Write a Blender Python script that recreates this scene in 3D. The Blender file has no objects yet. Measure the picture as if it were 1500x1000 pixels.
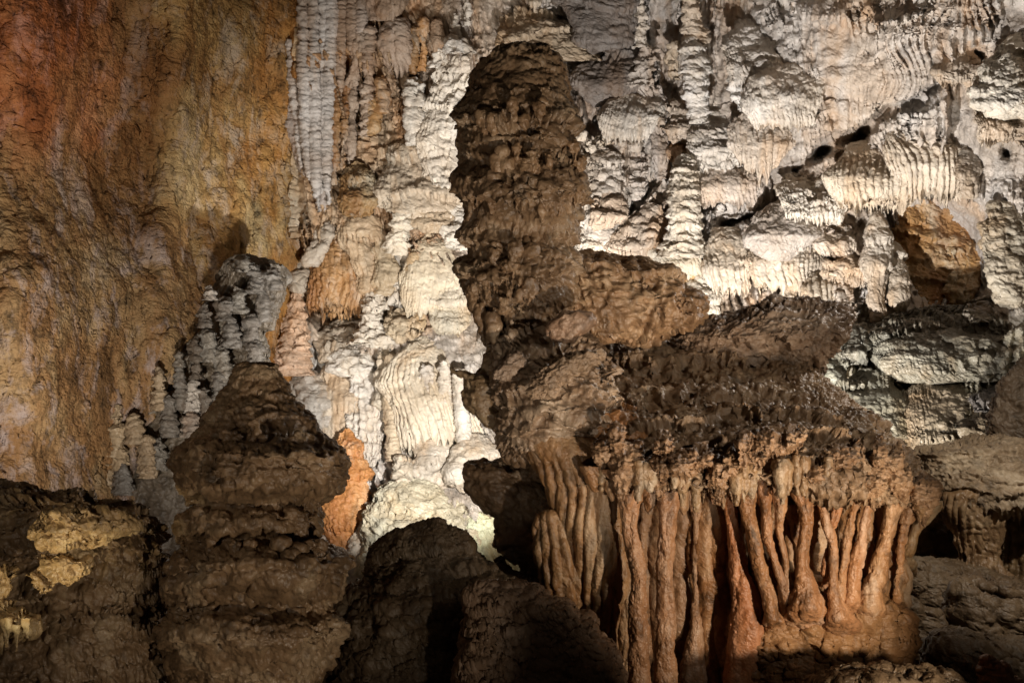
import bpy, math
import numpy as np
F = 1299.0            # focal length in photo pixels (1500 wide)
rs = np.random.RandomState(7)
scene = bpy.context.scene
COL = scene.collection

# ------------------------------------------------------------------ noise
def _h(ix, iy, iz, s):
    h = (ix.astype(np.uint32) * np.uint32(374761393) + iy.astype(np.uint32) * np.uint32(668265263)
         + iz.astype(np.uint32) * np.uint32(2246822519) + np.uint32((s * 3266489917) & 0xffffffff))
    h = (h ^ (h >> np.uint32(13))) * np.uint32(1274126177)
    h = (h ^ (h >> np.uint32(15))) * np.uint32(2246822519)
    h ^= h >> np.uint32(16)
    return h.astype(np.float32) * np.float32(1.0 / 4294967296.0)

def vn(x, y, z, s=0):
    """value noise in [-1,1]"""
    x, y, z = np.broadcast_arrays(np.asarray(x, np.float32), np.asarray(y, np.float32), np.asarray(z, np.float32))
    fx, fy, fz = np.floor(x), np.floor(y), np.floor(z)
    tx, ty, tz = x - fx, y - fy, z - fz
    ix, iy, iz = fx.astype(np.int32), fy.astype(np.int32), fz.astype(np.int32)
    tx = tx * tx * (3 - 2 * tx); ty = ty * ty * (3 - 2 * ty); tz = tz * tz * (3 - 2 * tz)
    r = 0
    for a in (0, 1):
        wa = tx if a else 1 - tx
        for b in (0, 1):
            wb = wa * (ty if b else 1 - ty)
            for c in (0, 1):
                r = r + wb * (tz if c else 1 - tz) * _h(ix + a, iy + b, iz + c, s)
    return r * 2 - 1

def fbm(x, y, z, s=0, o=4, g=0.5):
    r = 0; a = 1.0; k = 1.0; t = 0
    for i in range(o):
        r = r + a * vn(x * k + i * 17.3, y * k - i * 9.1, z * k + i * 5.7, s + i); t += a
        a *= g; k *= 2.03
    return r / t

def ss(a, b, x):
    t = np.clip((x - a) / (b - a), 0, 1)
    return t * t * (3 - 2 * t)

def lobes(u, v, s=0, drop=0.75, jit=0.8):
    """overlapping drooping lobes in a 2D cell pattern (v grows downwards); 0..~1.3"""
    fu, fv = np.floor(u), np.floor(v)
    best = np.full(u.shape, -0.2, np.float32)
    z = np.zeros(u.shape, np.int32)
    for a in (-1, 0, 1):
        for b in (-1, 0, 1):
            ci, cj = (fu + a).astype(np.int32), (fv + b).astype(np.int32)
            cu = fu + a + 0.5 + jit * (_h(ci, cj, z, s) - 0.5)
            cv = fv + b + 0.5 + jit * (_h(ci, cj, z, s + 1) - 0.5)
            k = _h(ci, cj, z, s + 2)
            w = 0.62 + 0.35 * k
            du = (u - cu) / w; dv = (v - cv) / (w * 0.95)
            dv = np.where(dv > 0, dv * 1.25, dv * 0.85)
            q = 1 - du * du - dv * dv
            h = np.sqrt(np.maximum(q, 0)) * (0.62 + 0.35 * k) + drop * 0.45 * dv + 0.25 * (k - 0.5)
            best = np.maximum(best, np.where(q > 0, h, -0.2))
    return best

def folds(u, v, lam, s=0, wob=0.7):
    """vertical folds: rounded ridges, sharp grooves. returns (height 0..1, cell id rnd 0..1)"""
    ph = u / lam + wob * fbm(u / (lam * 5), v / (lam * 9), 3.3, s, 2) * 2.2 + 0.35 * vn(u / lam * 0.6, v / (lam * 3), 1.7, s + 5)
    f = ph - np.floor(ph)
    ident = _h(np.floor(ph).astype(np.int32), np.zeros(ph.shape, np.int32), np.zeros(ph.shape, np.int32), s + 9)
    return np.abs(np.sin(math.pi * f)) ** 0.7 * (0.55 + 0.45 * ident), ident, f

def skirts(u, v, X, Y, Z, lam, s=0, wob=0.8, tl=9.0, ta=0.35, fa=0.35):
    """stacked drip skirts: slopes outward going down, ends in a ragged fringed hem. returns height ~0..1.3 (u, v in px)"""
    fh, ident, fr = folds(u, v * 0.35, tl, s + 40, 0.8)
    tooth = (1 - np.abs(2 * fr - 1)) * (0.1 + 0.9 * ident ** 1.5)
    ph = v / lam + wob * 1.6 * fbm(X / (lam * 2.6), Y / (lam * 2.6), Z / (lam * 2.6), s + 21, 3) - ta * tooth
    f = ph - np.floor(ph)
    row = np.floor(ph).astype(np.int32)
    k1 = _h(row, np.zeros(ph.shape, np.int32), np.zeros(ph.shape, np.int32), s)
    k2 = 0.5 + 0.5 * vn(u / (lam * 1.2), row * 3.7, 0.3, s + 8)       # some hems fade out
    k1 = 0.25 + 0.55 * k1 + 0.6 * k2
    prof = np.where(f < 0.86, np.clip(f / 0.86, 0, 1) ** 0.85, (1 - f) / 0.14)
    return prof * k1 + fa * ss(0.25, 0.8, f) * (1 - ss(0.9, 1.0, f)) * (fh - 0.4) * k1

# ------------------------------------------------------------------ mesh
def P(px, py, D):
    return np.stack(np.broadcast_arrays((px - 750.0) / F * D, D, (500.0 - py) / F * D), -1)

def grid_mesh(name, V, mat, wrap=False, parent=None, origin=None, color=None):
    n, m = V.shape[:2]
    V = V.astype(np.float32)
    if origin is None: origin = np.array([0, 0, 0], np.float32)
    idx = np.arange(n * m, dtype=np.int32).reshape(n, m)
    a, b = idx[:-1], idx[1:]
    if wrap:
        a2, b2 = np.roll(a, -1, 1), np.roll(b, -1, 1)
    else:
        a, a2, b, b2 = a[:, :-1], a[:, 1:], b[:, :-1], b[:, 1:]
    q = np.stack([a.ravel(), b.ravel(), b2.ravel(), a2.ravel()], -1)
    me = bpy.data.meshes.new(name)
    me.vertices.add(n * m); me.vertices.foreach_set('co', (V.reshape(-1, 3) - origin).ravel())
    me.loops.add(q.size); me.loops.foreach_set('vertex_index', q.ravel())
    k = len(q)
    me.polygons.add(k); me.polygons.foreach_set('loop_start', np.arange(0, 4 * k, 4, dtype=np.int32))
    me.update(calc_edges=True)
    me.polygons.foreach_set('use_smooth', np.ones(k, bool))
    me.materials.append(mat)
    o = bpy.data.objects.new(name, me); COL.objects.link(o)
    o.location = [float(c) for c in origin]
    if color is not None: o.color = (*color, 1)
    if parent is not None:
        o.parent = parent
        o.location = [float(c) for c in (origin - np.array(parent.location, np.float32))]
    return o

def normals(V, wrap):
    if wrap:
        du = np.roll(V, -1, 1) - np.roll(V, 1, 1)
    else:
        du = np.gradient(V, axis=1)
    dv = np.gradient(V, axis=0)
    N = np.cross(du, dv)
    return N / (np.linalg.norm(N, axis=-1, keepdims=True) + 1e-9)

NV = [0]
def loft(name, rows, mat, D, thick=0.8, step=2.0, style=(), seed=0, tint=None, parent=None,
         fringe=None, power=2.0, back=0.25, closed_bottom=True, warp=None, smooth=2):
    """rows: (py, x_left, x_right[, extra_depth m[, thickness factor]]) traced from top to bottom.
    A closed body with elliptical plan, displaced by the style list. style = [(kind, params...), ...], units photo px."""
    R = np.array([(list(r) + [0.0, 1.0])[:5] if len(r) == 3 else (list(r) + [1.0])[:5] for r in rows], np.float64)
    cx = (R[:, 1] + R[:, 2]) / 2; hw = np.maximum((R[:, 2] - R[:, 1]) / 2, 0.0)
    seg = np.hypot(np.diff(R[:, 0]), np.diff(hw)) + np.abs(np.diff(cx)) * 0.3 + np.abs(np.diff(R[:, 3])) * F / D * 0.7 + 1e-3
    T = np.concatenate([[0], np.cumsum(seg)])
    n = max(int(T[-1] / step), 6)
    t = np.linspace(0, T[-1], n)
    py, c, h, ex, tf = [np.interp(t, T, a) for a in (R[:, 0], cx, hw, R[:, 3], R[:, 4])]
    if smooth:
        k = max(1, int(smooth * 2 / step) + 1)
        ker = np.hanning(2 * k + 3)[1:-1]; ker /= ker.sum()
        def sm(a):
            p = len(ker) // 2
            b = np.convolve(np.pad(a, p, mode='edge'), ker, 'valid')
            b[0] = a[0]; b[-1] = a[-1]; return b
        py, c, h, ex, tf = map(sm, (py, c, h, ex, tf))
    hmax = h.max()
    nf = max(int(hmax * 3.0 / step), 10); nb = max(int(nf * back), 6)
    th = np.concatenate([np.linspace(-0.06 * math.pi, 1.06 * math.pi, nf, endpoint=False),
                         np.linspace(1.06 * math.pi, 1.94 * math.pi, nb, endpoint=False)])
    TH, PY = np.meshgrid(th, py); C = c[:, None]; H = h[:, None]
    ct, st = np.cos(TH), np.sin(TH)
    if power != 2.0:
        e = 2.0 / power
        ct = np.sign(ct) * np.abs(ct) ** e; st = np.sign(st) * np.abs(st) ** e
    Dc = D + ex[:, None]
    m = Dc / F
    PX = C - H * ct
    Y = Dc - H * m * thick * tf[:, None] * st
    PW = PY * np.ones_like(PX)
    if warp is not None: PW = PW + warp(PX, PW, t[:, None] / t[-1])
    V = P(PX, PW, Y)
    # arc length across
    U = (TH - math.pi / 2) * np.maximum(H, hmax * 0.35)
    Us = U + C * 0 ; tt = (t / t[-1])[:, None] * np.ones_like(PX)
    edge_top = np.clip(t / (0.12 * T[-1] + 1), 0, 1)[:, None]
    N = normals(V, True)
    cen = P(C + 0 * PX, PW, Dc + 0 * PX)
    if np.sum(N * (V - cen)) < 0: N = -N
    px2m = D / F
    d = np.zeros(PX.shape, np.float32)
    X, Yv, Z = V[..., 0] / px2m, V[..., 1] / px2m, V[..., 2] / px2m
    shift = np.zeros(PX.shape, np.float32)
    for st_ in style:
        k = st_[0]; a = st_[1:]
        if k == 'fbm':
            sc, amp = a[:2]; zs = a[2] if len(a) > 2 else 1
            d += amp * fbm(X / sc, Yv / sc, Z / (sc * zs), seed + 11, 4)
        elif k == 'lobes':
            su, sv, amp = a[:3]
            wu = Us / su + 0.5 * vn(Us / su / 1.7, PY / sv / 1.7, 0.5, seed + 3)
            wv = PY / sv + 0.5 * vn(Us / su / 1.5, PY / sv / 1.5, 4.5, seed + 4)
            mk = 1 if len(a) < 5 else ss(a[3], a[4], PY)
            d += amp * mk * (lobes(wu, wv, seed + int(su)) - 0.35)
        elif k == 'rings':
            lam, amp = a[:2]; w = a[2] if len(a) > 2 else 0.8
            ph = PY / lam + w * fbm(X / (lam * 5), Yv / (lam * 5), Z / (lam * 5), seed + 21, 3) * 2
            fr = ph - np.floor(ph)
            k1 = _h(np.floor(ph).astype(np.int32), np.zeros(ph.shape, np.int32), np.zeros(ph.shape, np.int32), seed)
            prof = np.where(fr < 0.82, (fr / 0.82) ** 0.75, (1 - fr) / 0.18)
            d += amp * (prof * (0.55 + 0.7 * k1) - 0.4)
        elif k == 'folds':
            lam, amp, t0, t1 = a[:4]; lean = a[4] if len(a) > 4 else 0
            fh, ident, fr = folds(Us + lean * PY, PY, lam, seed + 31)
            d += amp * ss(t0, t1, tt) * (fh - 0.45)
        elif k == 'skirt':
            lam, amp, wob, tl, ta, fa = a[:6]; lean = a[6] if len(a) > 6 else 0
            mk = 1 if len(a) < 8 else 0.25 + 0.75 * ss(a[7] - 30, a[7] + 30, PY)
            d += amp * mk * (skirts(Us, PW + lean * PX, X, Yv, Z, lam, seed + 51, wob, tl, ta, fa) - (0.5 if D > 12 else 0.62))
        elif k == 'bump':      # local lump: (px, py, rx, ry, amp)
            bx, by, rx, ry, amp = a
            q = 1 - ((PX - bx) / rx) ** 2 - ((PY - by) / ry) ** 2
            d += amp * np.sqrt(np.maximum(q, 0)) * (TH < math.pi) * (TH > 0)
    damp = np.minimum(1, (t / (3 * step + 3 + 0.10 * hmax)))[:, None]
    V = V + N * (d * damp * px2m)[..., None]
    if fringe:
        t0, L, lam = fringe[:3]
        fh, ident, fr = folds(Us, PY * 0.2, lam, seed + 31)
        tooth = (1 - np.abs(2 * fr - 1)) ** 1.3 * (0.15 + ident ** 1.5)
        wv = ss(t0, t0 + (1 - t0) * 0.6, tt) 
        V[..., 2] -= L * tooth * wv * px2m
    org = V[-1].mean(0).astype(np.float32); org[2] = V[..., 2].min()
    NV[0] += V.shape[0] * V.shape[1]
    # closed ends
    V = np.concatenate([V[:1] * 0 + V[0].mean(0), V, V[-1:] * 0 + V[-1].mean(0)], 0)
    o = grid_mesh(name, V, mat, True, parent, org, tint)
    return o

def tag(o, label, cat, group=None):
    o['label'] = label; o['category'] = cat; o['kind'] = 'thing'
    if group: o['group'] = group
    return o
def struct(o):
    o['kind'] = 'structure'; return o
def empty(name, loc):
    o = bpy.data.objects.new(name, None); COL.objects.link(o); o.location = loc; o.empty_display_size = 0.2
    return o

# ------------------------------------------------------------------ materials
def rock_mat(name, cols, rough=0.75, vor=(), noi=(), stain=None, spec=0.35, big=0.5, veil=None, mott=0.5, aniso=1.0, mscale=1.0, attr=None, vmin=0.15, bump=(22, 0.02)):
    """cols: list of base colours mixed by large and fine noise.
    vor: [(scale, height, warp, zscale)], noi: [(scale, height, zscale, kind)] -> real displacement plus bump."""
    m = bpy.data.materials.new(name); m.use_nodes = True
    try: m.displacement_method = 'DISPLACEMENT'
    except Exception: m.cycles.displacement_method = 'DISPLACEMENT'
    nt = m.node_tree; N = nt.nodes; L = nt.links; N.clear()
    out = N.new('ShaderNodeOutputMaterial'); bs = N.new('ShaderNodeBsdfPrincipled'); L.new(bs.outputs[0], out.inputs[0])
    geo = N.new('ShaderNodeNewGeometry'); pos = geo.outputs['Position']
    def mp(sc):
        q = N.new('ShaderNodeVectorMath'); q.operation = 'MULTIPLY'; L.new(pos, q.inputs[0]); q.inputs[1].default_value = sc; return q.outputs[0]
    def noise(vec, scale, detail=6, rough=0.6, dist=0.0):
        q = N.new('ShaderNodeTexNoise'); L.new(vec, q.inputs['Vector']); q.inputs['Scale'].default_value = scale
        q.inputs['Detail'].default_value = detail; q.inputs['Roughness'].default_value = rough; q.inputs['Distortion'].default_value = dist
        return q
    def math_(op, a, b, c=None):
        q = N.new('ShaderNodeMath'); q.operation = op
        for i, v in enumerate((a, b, c)):
            if v is None: continue
            if isinstance(v, (int, float)): q.inputs[i].default_value = v
            else: L.new(v, q.inputs[i])
        return q.outputs[0]
    def ramp(fac, stops):
        q = N.new('ShaderNodeValToRGB'); L.new(fac, q.inputs[0]); e = q.color_ramp.elements
        e[0].position, e[1].position = stops[0][0], stops[-1][0]
        e[0].color = (*stops[0][1], 1); e[1].color = (*stops[-1][1], 1)
        for p_, c_ in stops[1:-1]:
            z = e.new(p_); z.color = (*c_, 1)
        return q.outputs[0]
    def mix(kind, f, a, b):
        q = N.new('ShaderNodeMix'); q.data_type = 'RGBA'; q.blend_type = kind
        for i, v in ((0, f), (6, a), (7, b)):
            if isinstance(v, (int, float)): q.inputs[i].default_value = v
            elif isinstance(v, tuple): q.inputs[i].default_value = (*v, 1)
            else: L.new(v, q.inputs[i])
        return q.outputs[2]
    n1 = noise(mp((1, 1, 1 / aniso)), big, 4, 0.62, 0.6)
    k = len(cols); st = [(0.30 + 0.40 * i / (k - 1), cols[i]) for i in range(k)]
    c = ramp(n1.outputs[0], st)
    n2 = noise(mp((1, 1, 0.6)), 7 * mscale, 4, 0.7, 0.3)
    v2 = ramp(n2.outputs[0], [(0.28, (1 - mott,) * 3), (0.5, (1, 1, 1)), (0.75, (1 + 0.0,) * 3)])
    c = mix('MULTIPLY', 1.0, c, v2)
    if stain:   # vertical mineral streaks
        col, amt, sc = stain
        n3 = noise(mp((1, 1, 0.13)), sc, 3, 0.6, 0.4)
        f = ramp(n3.outputs[0], [(0.5, (0, 0, 0)), (0.66, (amt,) * 3)])
        c = mix('MIX', f, c, col)
    if veil:
        col, amt, sc, lo, zs = veil
        n4 = noise(mp((1, 1, zs)), sc, 5, 0.72, 0.5)
        f = ramp(n4.outputs[0], [(lo, (0, 0, 0)), (lo + 0.14, (amt,) * 3)])
        c = mix('MIX', f, c, col)
    oi = N.new('ShaderNodeObjectInfo')
    c = mix('MULTIPLY', 1.0, c, oi.outputs['Color'])
    if attr:
        at = N.new('ShaderNodeAttribute'); at.attribute_name = attr; c = mix('MULTIPLY', 1.0, c, at.outputs['Color'])
    L.new(c, bs.inputs['Base Color'])
    r = math_('MULTIPLY_ADD', n2.outputs[0], -0.35, rough + 0.17); L.new(r, bs.inputs['Roughness'])
    bs.inputs['Specular IOR Level'].default_value = spec
    fb = noise(mp((1, 1, 1)), bump[0], 2, 0.6); bp = N.new('ShaderNodeBump'); bp.inputs['Strength'].default_value = 1.0; bp.inputs['Distance'].default_value = bump[1]
    L.new(fb.outputs[0], bp.inputs['Height']); L.new(bp.outputs[0], bs.inputs['Normal'])
    tot = None
    wn = noise(mp((1, 1, 1)), 3.0 * mscale, 3, 0.5)
    for (sc, hgt, warp, zs) in vor:
        a = N.new('ShaderNodeVectorMath'); a.operation = 'SCALE'; L.new(wn.outputs['Color'], a.inputs[0]); a.inputs['Scale'].default_value = warp
        b = N.new('ShaderNodeVectorMath'); b.operation = 'ADD'; L.new(mp((1, 1, zs)), b.inputs[0]); L.new(a.outputs[0], b.inputs[1])
        v = N.new('ShaderNodeTexVoronoi'); v.feature = 'SMOOTH_F1'; v.inputs['Smoothness'].default_value = 0.18
        v.inputs['Scale'].default_value = sc; L.new(b.outputs[0], v.inputs['Vector'])
        hh = math_('POWER', v.outputs['Distance'], 1.6)
        hh = math_('MULTIPLY', hh, -hgt * 2.2)
        mk = noise(mp((1, 1, 1)), sc * 0.16, 3, 0.6, 0.3)
        mr = N.new('ShaderNodeMapRange'); mr.inputs[1].default_value = 0.38; mr.inputs[2].default_value = 0.62; mr.inputs[3].default_value = vmin; mr.inputs[4].default_value = 1.35
        L.new(mk.outputs[0], mr.inputs[0]); hh = math_('MULTIPLY', hh, mr.outputs[0])
        tot = hh if tot is None else math_('ADD', tot, hh)
    for (sc, hgt, zs, kind) in noi:
        q = noise(mp((1, 1, zs)), sc, 6 if kind != 'r' else 4, 0.62, 0.5)
        hh = q.outputs[0]
        if kind == 'r':      # ridged ripples
            hh = math_('ABSOLUTE', math_('SUBTRACT', hh, 0.5), 0); hh = math_('MULTIPLY', hh, 2.6)
        hh = math_('MULTIPLY', hh, hgt)
        tot = hh if tot is None else math_('ADD', tot, hh)
    dn = N.new('ShaderNodeDisplacement'); dn.inputs['Midlevel'].default_value = 0; dn.inputs['Scale'].default_value = 1
    L.new(tot, dn.inputs['Height']); L.new(dn.outputs[0], out.inputs['Displacement'])
    return m

def tfr(rows, prof):
    """give a traced row list its forward bulge: prof = [(py, thickness factor), ...]"""
    p = np.array(prof, float)
    return [(r[0], r[1], r[2], r[3] if len(r) > 3 else 0.0, float(np.interp(r[0], p[:, 0], p[:, 1]))) for r in rows]
FB = dict(bump=(60, 0.008))
KNOB = rock_mat('brown_knobbly_rock', [(0.13, 0.085, 0.05), (0.27, 0.185, 0.115), (0.44, 0.35, 0.25)], 0.36,
                vor=[(9, 0.022, 0.12, 1.0), (21, 0.012, 0.06, 1.0)], noi=[(9, 0.02, 1.4, 'n'), (30, 0.010, 1.3, 'r')], mott=0.6, big=2.2, spec=.55, **FB)
SHELF = rock_mat('dark_rippled_rock', [(0.12, 0.085, 0.055), (0.23, 0.17, 0.12), (0.38, 0.31, 0.24)], 0.45,
                vor=[(9, 0.022, 0.15, 1.7), (24, 0.012, 0.08, 1.2)], noi=[(10, 0.05, 1.8, 'r'), (26, 0.018, 1.6, 'r')], mott=0.6, big=2.0, spec=.5, **FB)
ROUGH = rock_mat('dull_bedrock', [(0.13, 0.09, 0.06), (0.23, 0.17, 0.11), (0.33, 0.27, 0.20)], 0.42,
                vor=[(6, 0.03, 0.15, 1.2)], noi=[(5, 0.10, 1.5, 'n'), (9, 0.05, 2.5, 'r'), (22, 0.025, 1.6, 'r')], mott=0.6, big=1.5, **FB)
OCHRE = rock_mat('ochre_dripstone', [(0.20, 0.11, 0.05), (0.32, 0.195, 0.105), (0.44, 0.32, 0.21)], 0.42,
                vor=[(16, 0.010, 0.1, 0.5)], noi=[(9, 0.022, 0.35, 'n'), (26, 0.014, 0.7, 'r')], mott=0.75, big=3.5, stain=((0.50, 0.42, 0.34), 0.75, 5), veil=((0.17, 0.11, 0.06), 0.7, 5, 0.53, 0.5), spec=.5, **FB)
PV = dict(bump=(16, 0.03))
PALE = rock_mat('pale_flowstone', [(0.40, 0.33, 0.26), (0.56, 0.505, 0.45), (0.68, 0.65, 0.61)], 0.42,
                vor=[(3.2, 0.06, 0.3, 1.5)], noi=[(4.0, 0.07, 1.4, 'r'), (9, 0.04, 1.8, 'r')], mott=0.4, big=0.45,
                stain=((0.50, 0.33, 0.18), 0.5, 1.3), mscale=0.35, **PV)
WHITE = rock_mat('white_dripstone', [(0.55, 0.48, 0.40), (0.68, 0.63, 0.56), (0.76, 0.73, 0.69)], 0.5,
                vor=[(4.2, 0.06, 0.25, 1.5)], noi=[(6, 0.07, 2.2, 'r'), (12, 0.03, 2.0, 'r')], mott=0.35, big=0.6,
                stain=((0.55, 0.42, 0.28), 0.4, 1.6), mscale=0.35, **PV)
DRAPE = rock_mat('fluted_dripstone', [(0.54, 0.45, 0.35), (0.66, 0.59, 0.50), (0.74, 0.70, 0.64)], 0.5,
                vor=[(5, 0.02, 0.25, 0.4)], noi=[(7, 0.06, 0.3, 'r'), (12, 0.03, 1.2, 'r')], mott=0.35, big=0.6,
                stain=((0.56, 0.38, 0.22), 0.5, 1.8), mscale=0.35, **PV)
TAN = rock_mat('orange_flowstone', [(0.30, 0.14, 0.05), (0.44, 0.25, 0.11), (0.52, 0.40, 0.27)], 0.5,
                vor=[(4, 0.05, 0.25, 0.8)], noi=[(5, 0.10, 1.2, 'r'), (11, 0.05, 1.2, 'r')], mott=0.5, big=0.8,
                stain=((0.26, 0.11, 0.04), 0.7, 1.5), veil=((0.60, 0.52, 0.43), 0.75, 1.3, 0.50, 0.25), mscale=0.35, **PV)
GREY = rock_mat('grey_banded_dripstone', [(0.36, 0.29, 0.24), (0.46, 0.41, 0.37), (0.56, 0.53, 0.51)], 0.55,
                vor=[(4.5, 0.03, 0.2, 1.8)], noi=[(5, 0.06, 3.0, 'r'), (12, 0.02, 1, 'n')], mott=0.4, big=0.7, mscale=0.35,
                stain=((0.36, 0.22, 0.12), 0.5, 1.6), **PV)
LWALL = rock_mat('ochre_cave_wall', [(0.12, 0.065, 0.025), (0.24, 0.13, 0.05), (0.31, 0.20, 0.09), (0.42, 0.32, 0.19)], 0.7,
                vor=[(2.4, 0.02, 0.5, 0.6)], noi=[(1.8, 0.22, 0.8, 'n'), (5, 0.12, 0.9, 'n'), (12, 0.055, 1.0, 'r')], mott=0.85, big=0.9, aniso=1.8,
                veil=((0.36, 0.29, 0.25), 0.85, 1.9, 0.51, 0.5), mscale=0.8, spec=.25, attr='stain', bump=(20, 0.045))
# ================================================================ foreground formations
B = (0.93, 0.95, 1.0)
# --- tall pillar on the canopy
o = loft('stalagmite', tfr([(62,760,778),(63,745,795),(67,724,806),(74,711,817),(83,701,825),(104,689,835),(127,680,839),(155,670,843),(182,661,848),(201,666,852),(215,668,853),
    (238,669,862),(261,660,864),(274,665,863),(297,674,861),(316,680,858),(330,678,851),(341,672,848),(357,676,842),(371,684,846),(385,676,848),(399,667,850),(412,670,852),(425,675,852),(440,686,854),
    (468,695,858),(500,709,860),(520,712,862),(560,722,864),(600,740,866)],
    [(64,.8),(100,.85),(128,1.12),(140,.98),(200,1.2),(212,1.05),(262,1.3),(300,1.38),(318,1.15),(334,.8),(350,.78),(366,1.0),(385,1.05),(420,1.0),(460,.75),(500,.65),(600,.6)]), KNOB, 7.4, 0.85, 1.5,
    [('fbm',90,7),('skirt',58,14,.45,15,.3,.45,0,150),('skirt',27,6,.8,11,.35,.4,0,130),('lobes',22,20,6,110,190)], seed=5, tint=(1,0.95,0.9))
tag(o,'tallest dark brown pillar with a rounded knobbly head standing above the canopy','stalagmite')
pil=o
rp=np.random.RandomState(11)
for i in range(46):
    row=[(690,852,282,26),(684,852,232,22),(700,846,165,18)][0 if i<24 else 1 if i<37 else 2]
    x=rp.uniform(row[0],row[1]); y=row[2]+rp.uniform(-14,16)-((x-768)/90)**2*14; r=rp.uniform(6,12); h=rp.uniform(.8,1.3)*row[3]
    hwp=92; dd=7.4-hwp*7.4/1299*.85*1.25*math.sqrt(max(.04,1-((x-765)/96)**2))+.03
    loft('hanging_lobe',[(y-12,x-r*.3,x+r*.3),(y-6,x-r,x+r),(y+h*.4,x-r*.8,x+r*.8),(y+h*.75,x-r*.45,x+r*.5),(y+h,x-1.5,x+1.5)],KNOB,dd,.9,1.5,[('fbm',20,3.5),('lobes',12,14,3.5)],seed=700+i,parent=pil,tint=(1.1,1.0,.9),back=.4)
# lower knuckles under the head: hanging dark fingers
hang=[(722,360,392,15),(752,352,388,14),(778,356,390,14),(800,360,392,12),(745,376,402,17),(780,374,402,16),(700,392,432,10),(712,405,446,9),(725,412,452,8),(745,398,440,9),
 (775,402,450,17),(762,420,450,9),(790,405,432,9),(690,410,470,12),(702,440,500,10),(720,450,505,12),(738,430,466,12),(805,385,415,10),(818,400,428,9)]
for i,(x,y0,y1,r) in enumerate(hang):
    sl = (760-x)*0.15
    o=loft('dripstone_lobe',[(y0,x-sl*.0-1,x+1),(y0+4,x-r*.75,x+r*.75),(y0+(y1-y0)*.45,x-r+sl*.3,x+r+sl*.3),(y0+(y1-y0)*.75,x-r*.75+sl*.5,x+r*.7+sl*.5),(y1,x-1+sl*.7,x+1+sl*.7)],KNOB,6.92+abs(x-757)*0.0042,0.9,1.6,
        [('fbm',20,2.2),('lobes',12,16,2)],seed=40+i,tint=(1.0,0.93,0.86))
    tag(o,['blunt','stubby','broad','narrow','drooping','round ended','squat'][i%7]+' brown lobe among the drips under the head of the tall pillar','dripstone lobe','dripstone lobes round the neck of the tall pillar')

# --- block leaning against the pillar
o = loft('boulder',[(371,868,876),(373,850,895),(377,826,925),(383,812,947),(390,806,962),(398,803,988),(412,802,1004),(428,802,1020),(440,802,1028),(452,806,1029),(464,815,1027),(474,830,1010),(484,845,985),(494,860,960),(500,880,930)],
    KNOB,7.6,0.6,1.6,[('fbm',40,6),('skirt',60,12,1.2,14,.3,.4),('lobes',30,26,10),('lobes',13,13,5)],seed=8,power=2.6,tint=(1.15,1.02,0.9))
tag(o,'rough blocky brown boulder wedged against the right side of the tall pillar','boulder')

# --- the canopy formation
can = empty('flowstone_canopy',(1.9,7.2,-2.9))
tag(can,'huge brown mushroom shaped canopy fringed with hanging draperies and thin columns','flowstone canopy')
def rimdy(px,py,tt):
    return ss(0.35,0.8,tt)*np.interp(px,[700,880,1000,1060,1100,1180,1260,1330,1380],[6,-4,-2,4,-12,-4,0,22,34])-ss(0.45,0.0,tt)*np.interp(px,[700,900,1000,1100,1200],[-14,-6,0,4,0])
loft('cap',[(470,880,960,1.9,.3),(484,800,1060,1.75,.4),(505,745,1180,1.5,.6),(545,730,1206,1.15,.75),(585,733,1240,.85,.9),(620,738,1290,.6,1),(655,760,1328,.35,1),(688,792,1350,.12,1),(704,812,1365,0,1),(716,825,1368,0,1),
    (722,850,1350,.25,.9),(718,880,1325,.6,.6),(710,930,1290,.9,.4)],SHELF,7.1,0.55,1.6,
    [('fbm',150,22),('fbm',40,6),('fbm',45,9),('skirt',75,20,1.3,17,.25,.3,.12),('skirt',19,4,1.5,13,.2,.25,.1),('lobes',30,18,5),('lobes',12,9,2.5)],seed=12,parent=can,tint=(1.12,.98,.82),fringe=(0.72,26,13),warp=rimdy,power=2.3)
loft('upper_ledge',[(435,1165,1172,0),(438,1130,1205,0),(446,1100,1235,0),(456,1078,1250,0),(466,1040,1256,0),(478,1010,1250,0),(492,990,1244,0),(505,985,1226,.05),(520,990,1216,.1),(540,1010,1208,.2),(556,1040,1205,.4)],
    SHELF,8.1,0.5,1.7,[('fbm',80,14),('skirt',44,15,1.3,14,.3,.35),('skirt',18,6,1.2,10,.3,.3),('lobes',16,12,3)],seed=14,parent=can,power=2.4,tint=(1.1,1.0,.95))
# knobbly collar at the left below the neck
loft('collar',[(470,745,800,0),(480,722,850,0),(500,714,880,-.05),(530,712,900,-.1),(560,716,905,-.15),(600,722,915,-.2),(640,726,905,-.2),(665,735,890,-.1),(680,750,860,0),(690,780,840,.1)],
    KNOB,7.25,0.75,1.6,[('fbm',50,7),('skirt',48,14,1.2,15,.35,.4),('skirt',22,6,1,11,.4,.4)],seed=15,parent=can,tint=(.95,.93,.95))
loft('shelf_ridge',[(455,832,842),(460,815,866),(470,806,870),(482,800,866),(494,800,852),(502,806,840)],KNOB,6.75,0.7,1.6,[('fbm',30,5),('lobes',16,14,4)],seed=16,parent=can,tint=(1.2,1.1,1.15))
loft('shelf_ridge',[(512,850,884),(518,838,886),(528,812,880),(540,792,862),(552,780,840),(566,770,826),(578,772,815),(585,780,800)],SHELF,6.55,0.7,1.6,[('fbm',30,5),('lobes',15,9,4)],seed=17,parent=can,tint=(1.5,1.4,1.3))
loft('shelf_ridge',[(514,758,768),(520,742,776),(534,728,770),(548,720,760),(556,722,745)],SHELF,6.75,0.7,1.6,[('fbm',30,5),('lobes',15,12,3)],seed=18,parent=can,tint=(1.1,1.05,1.05))
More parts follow.
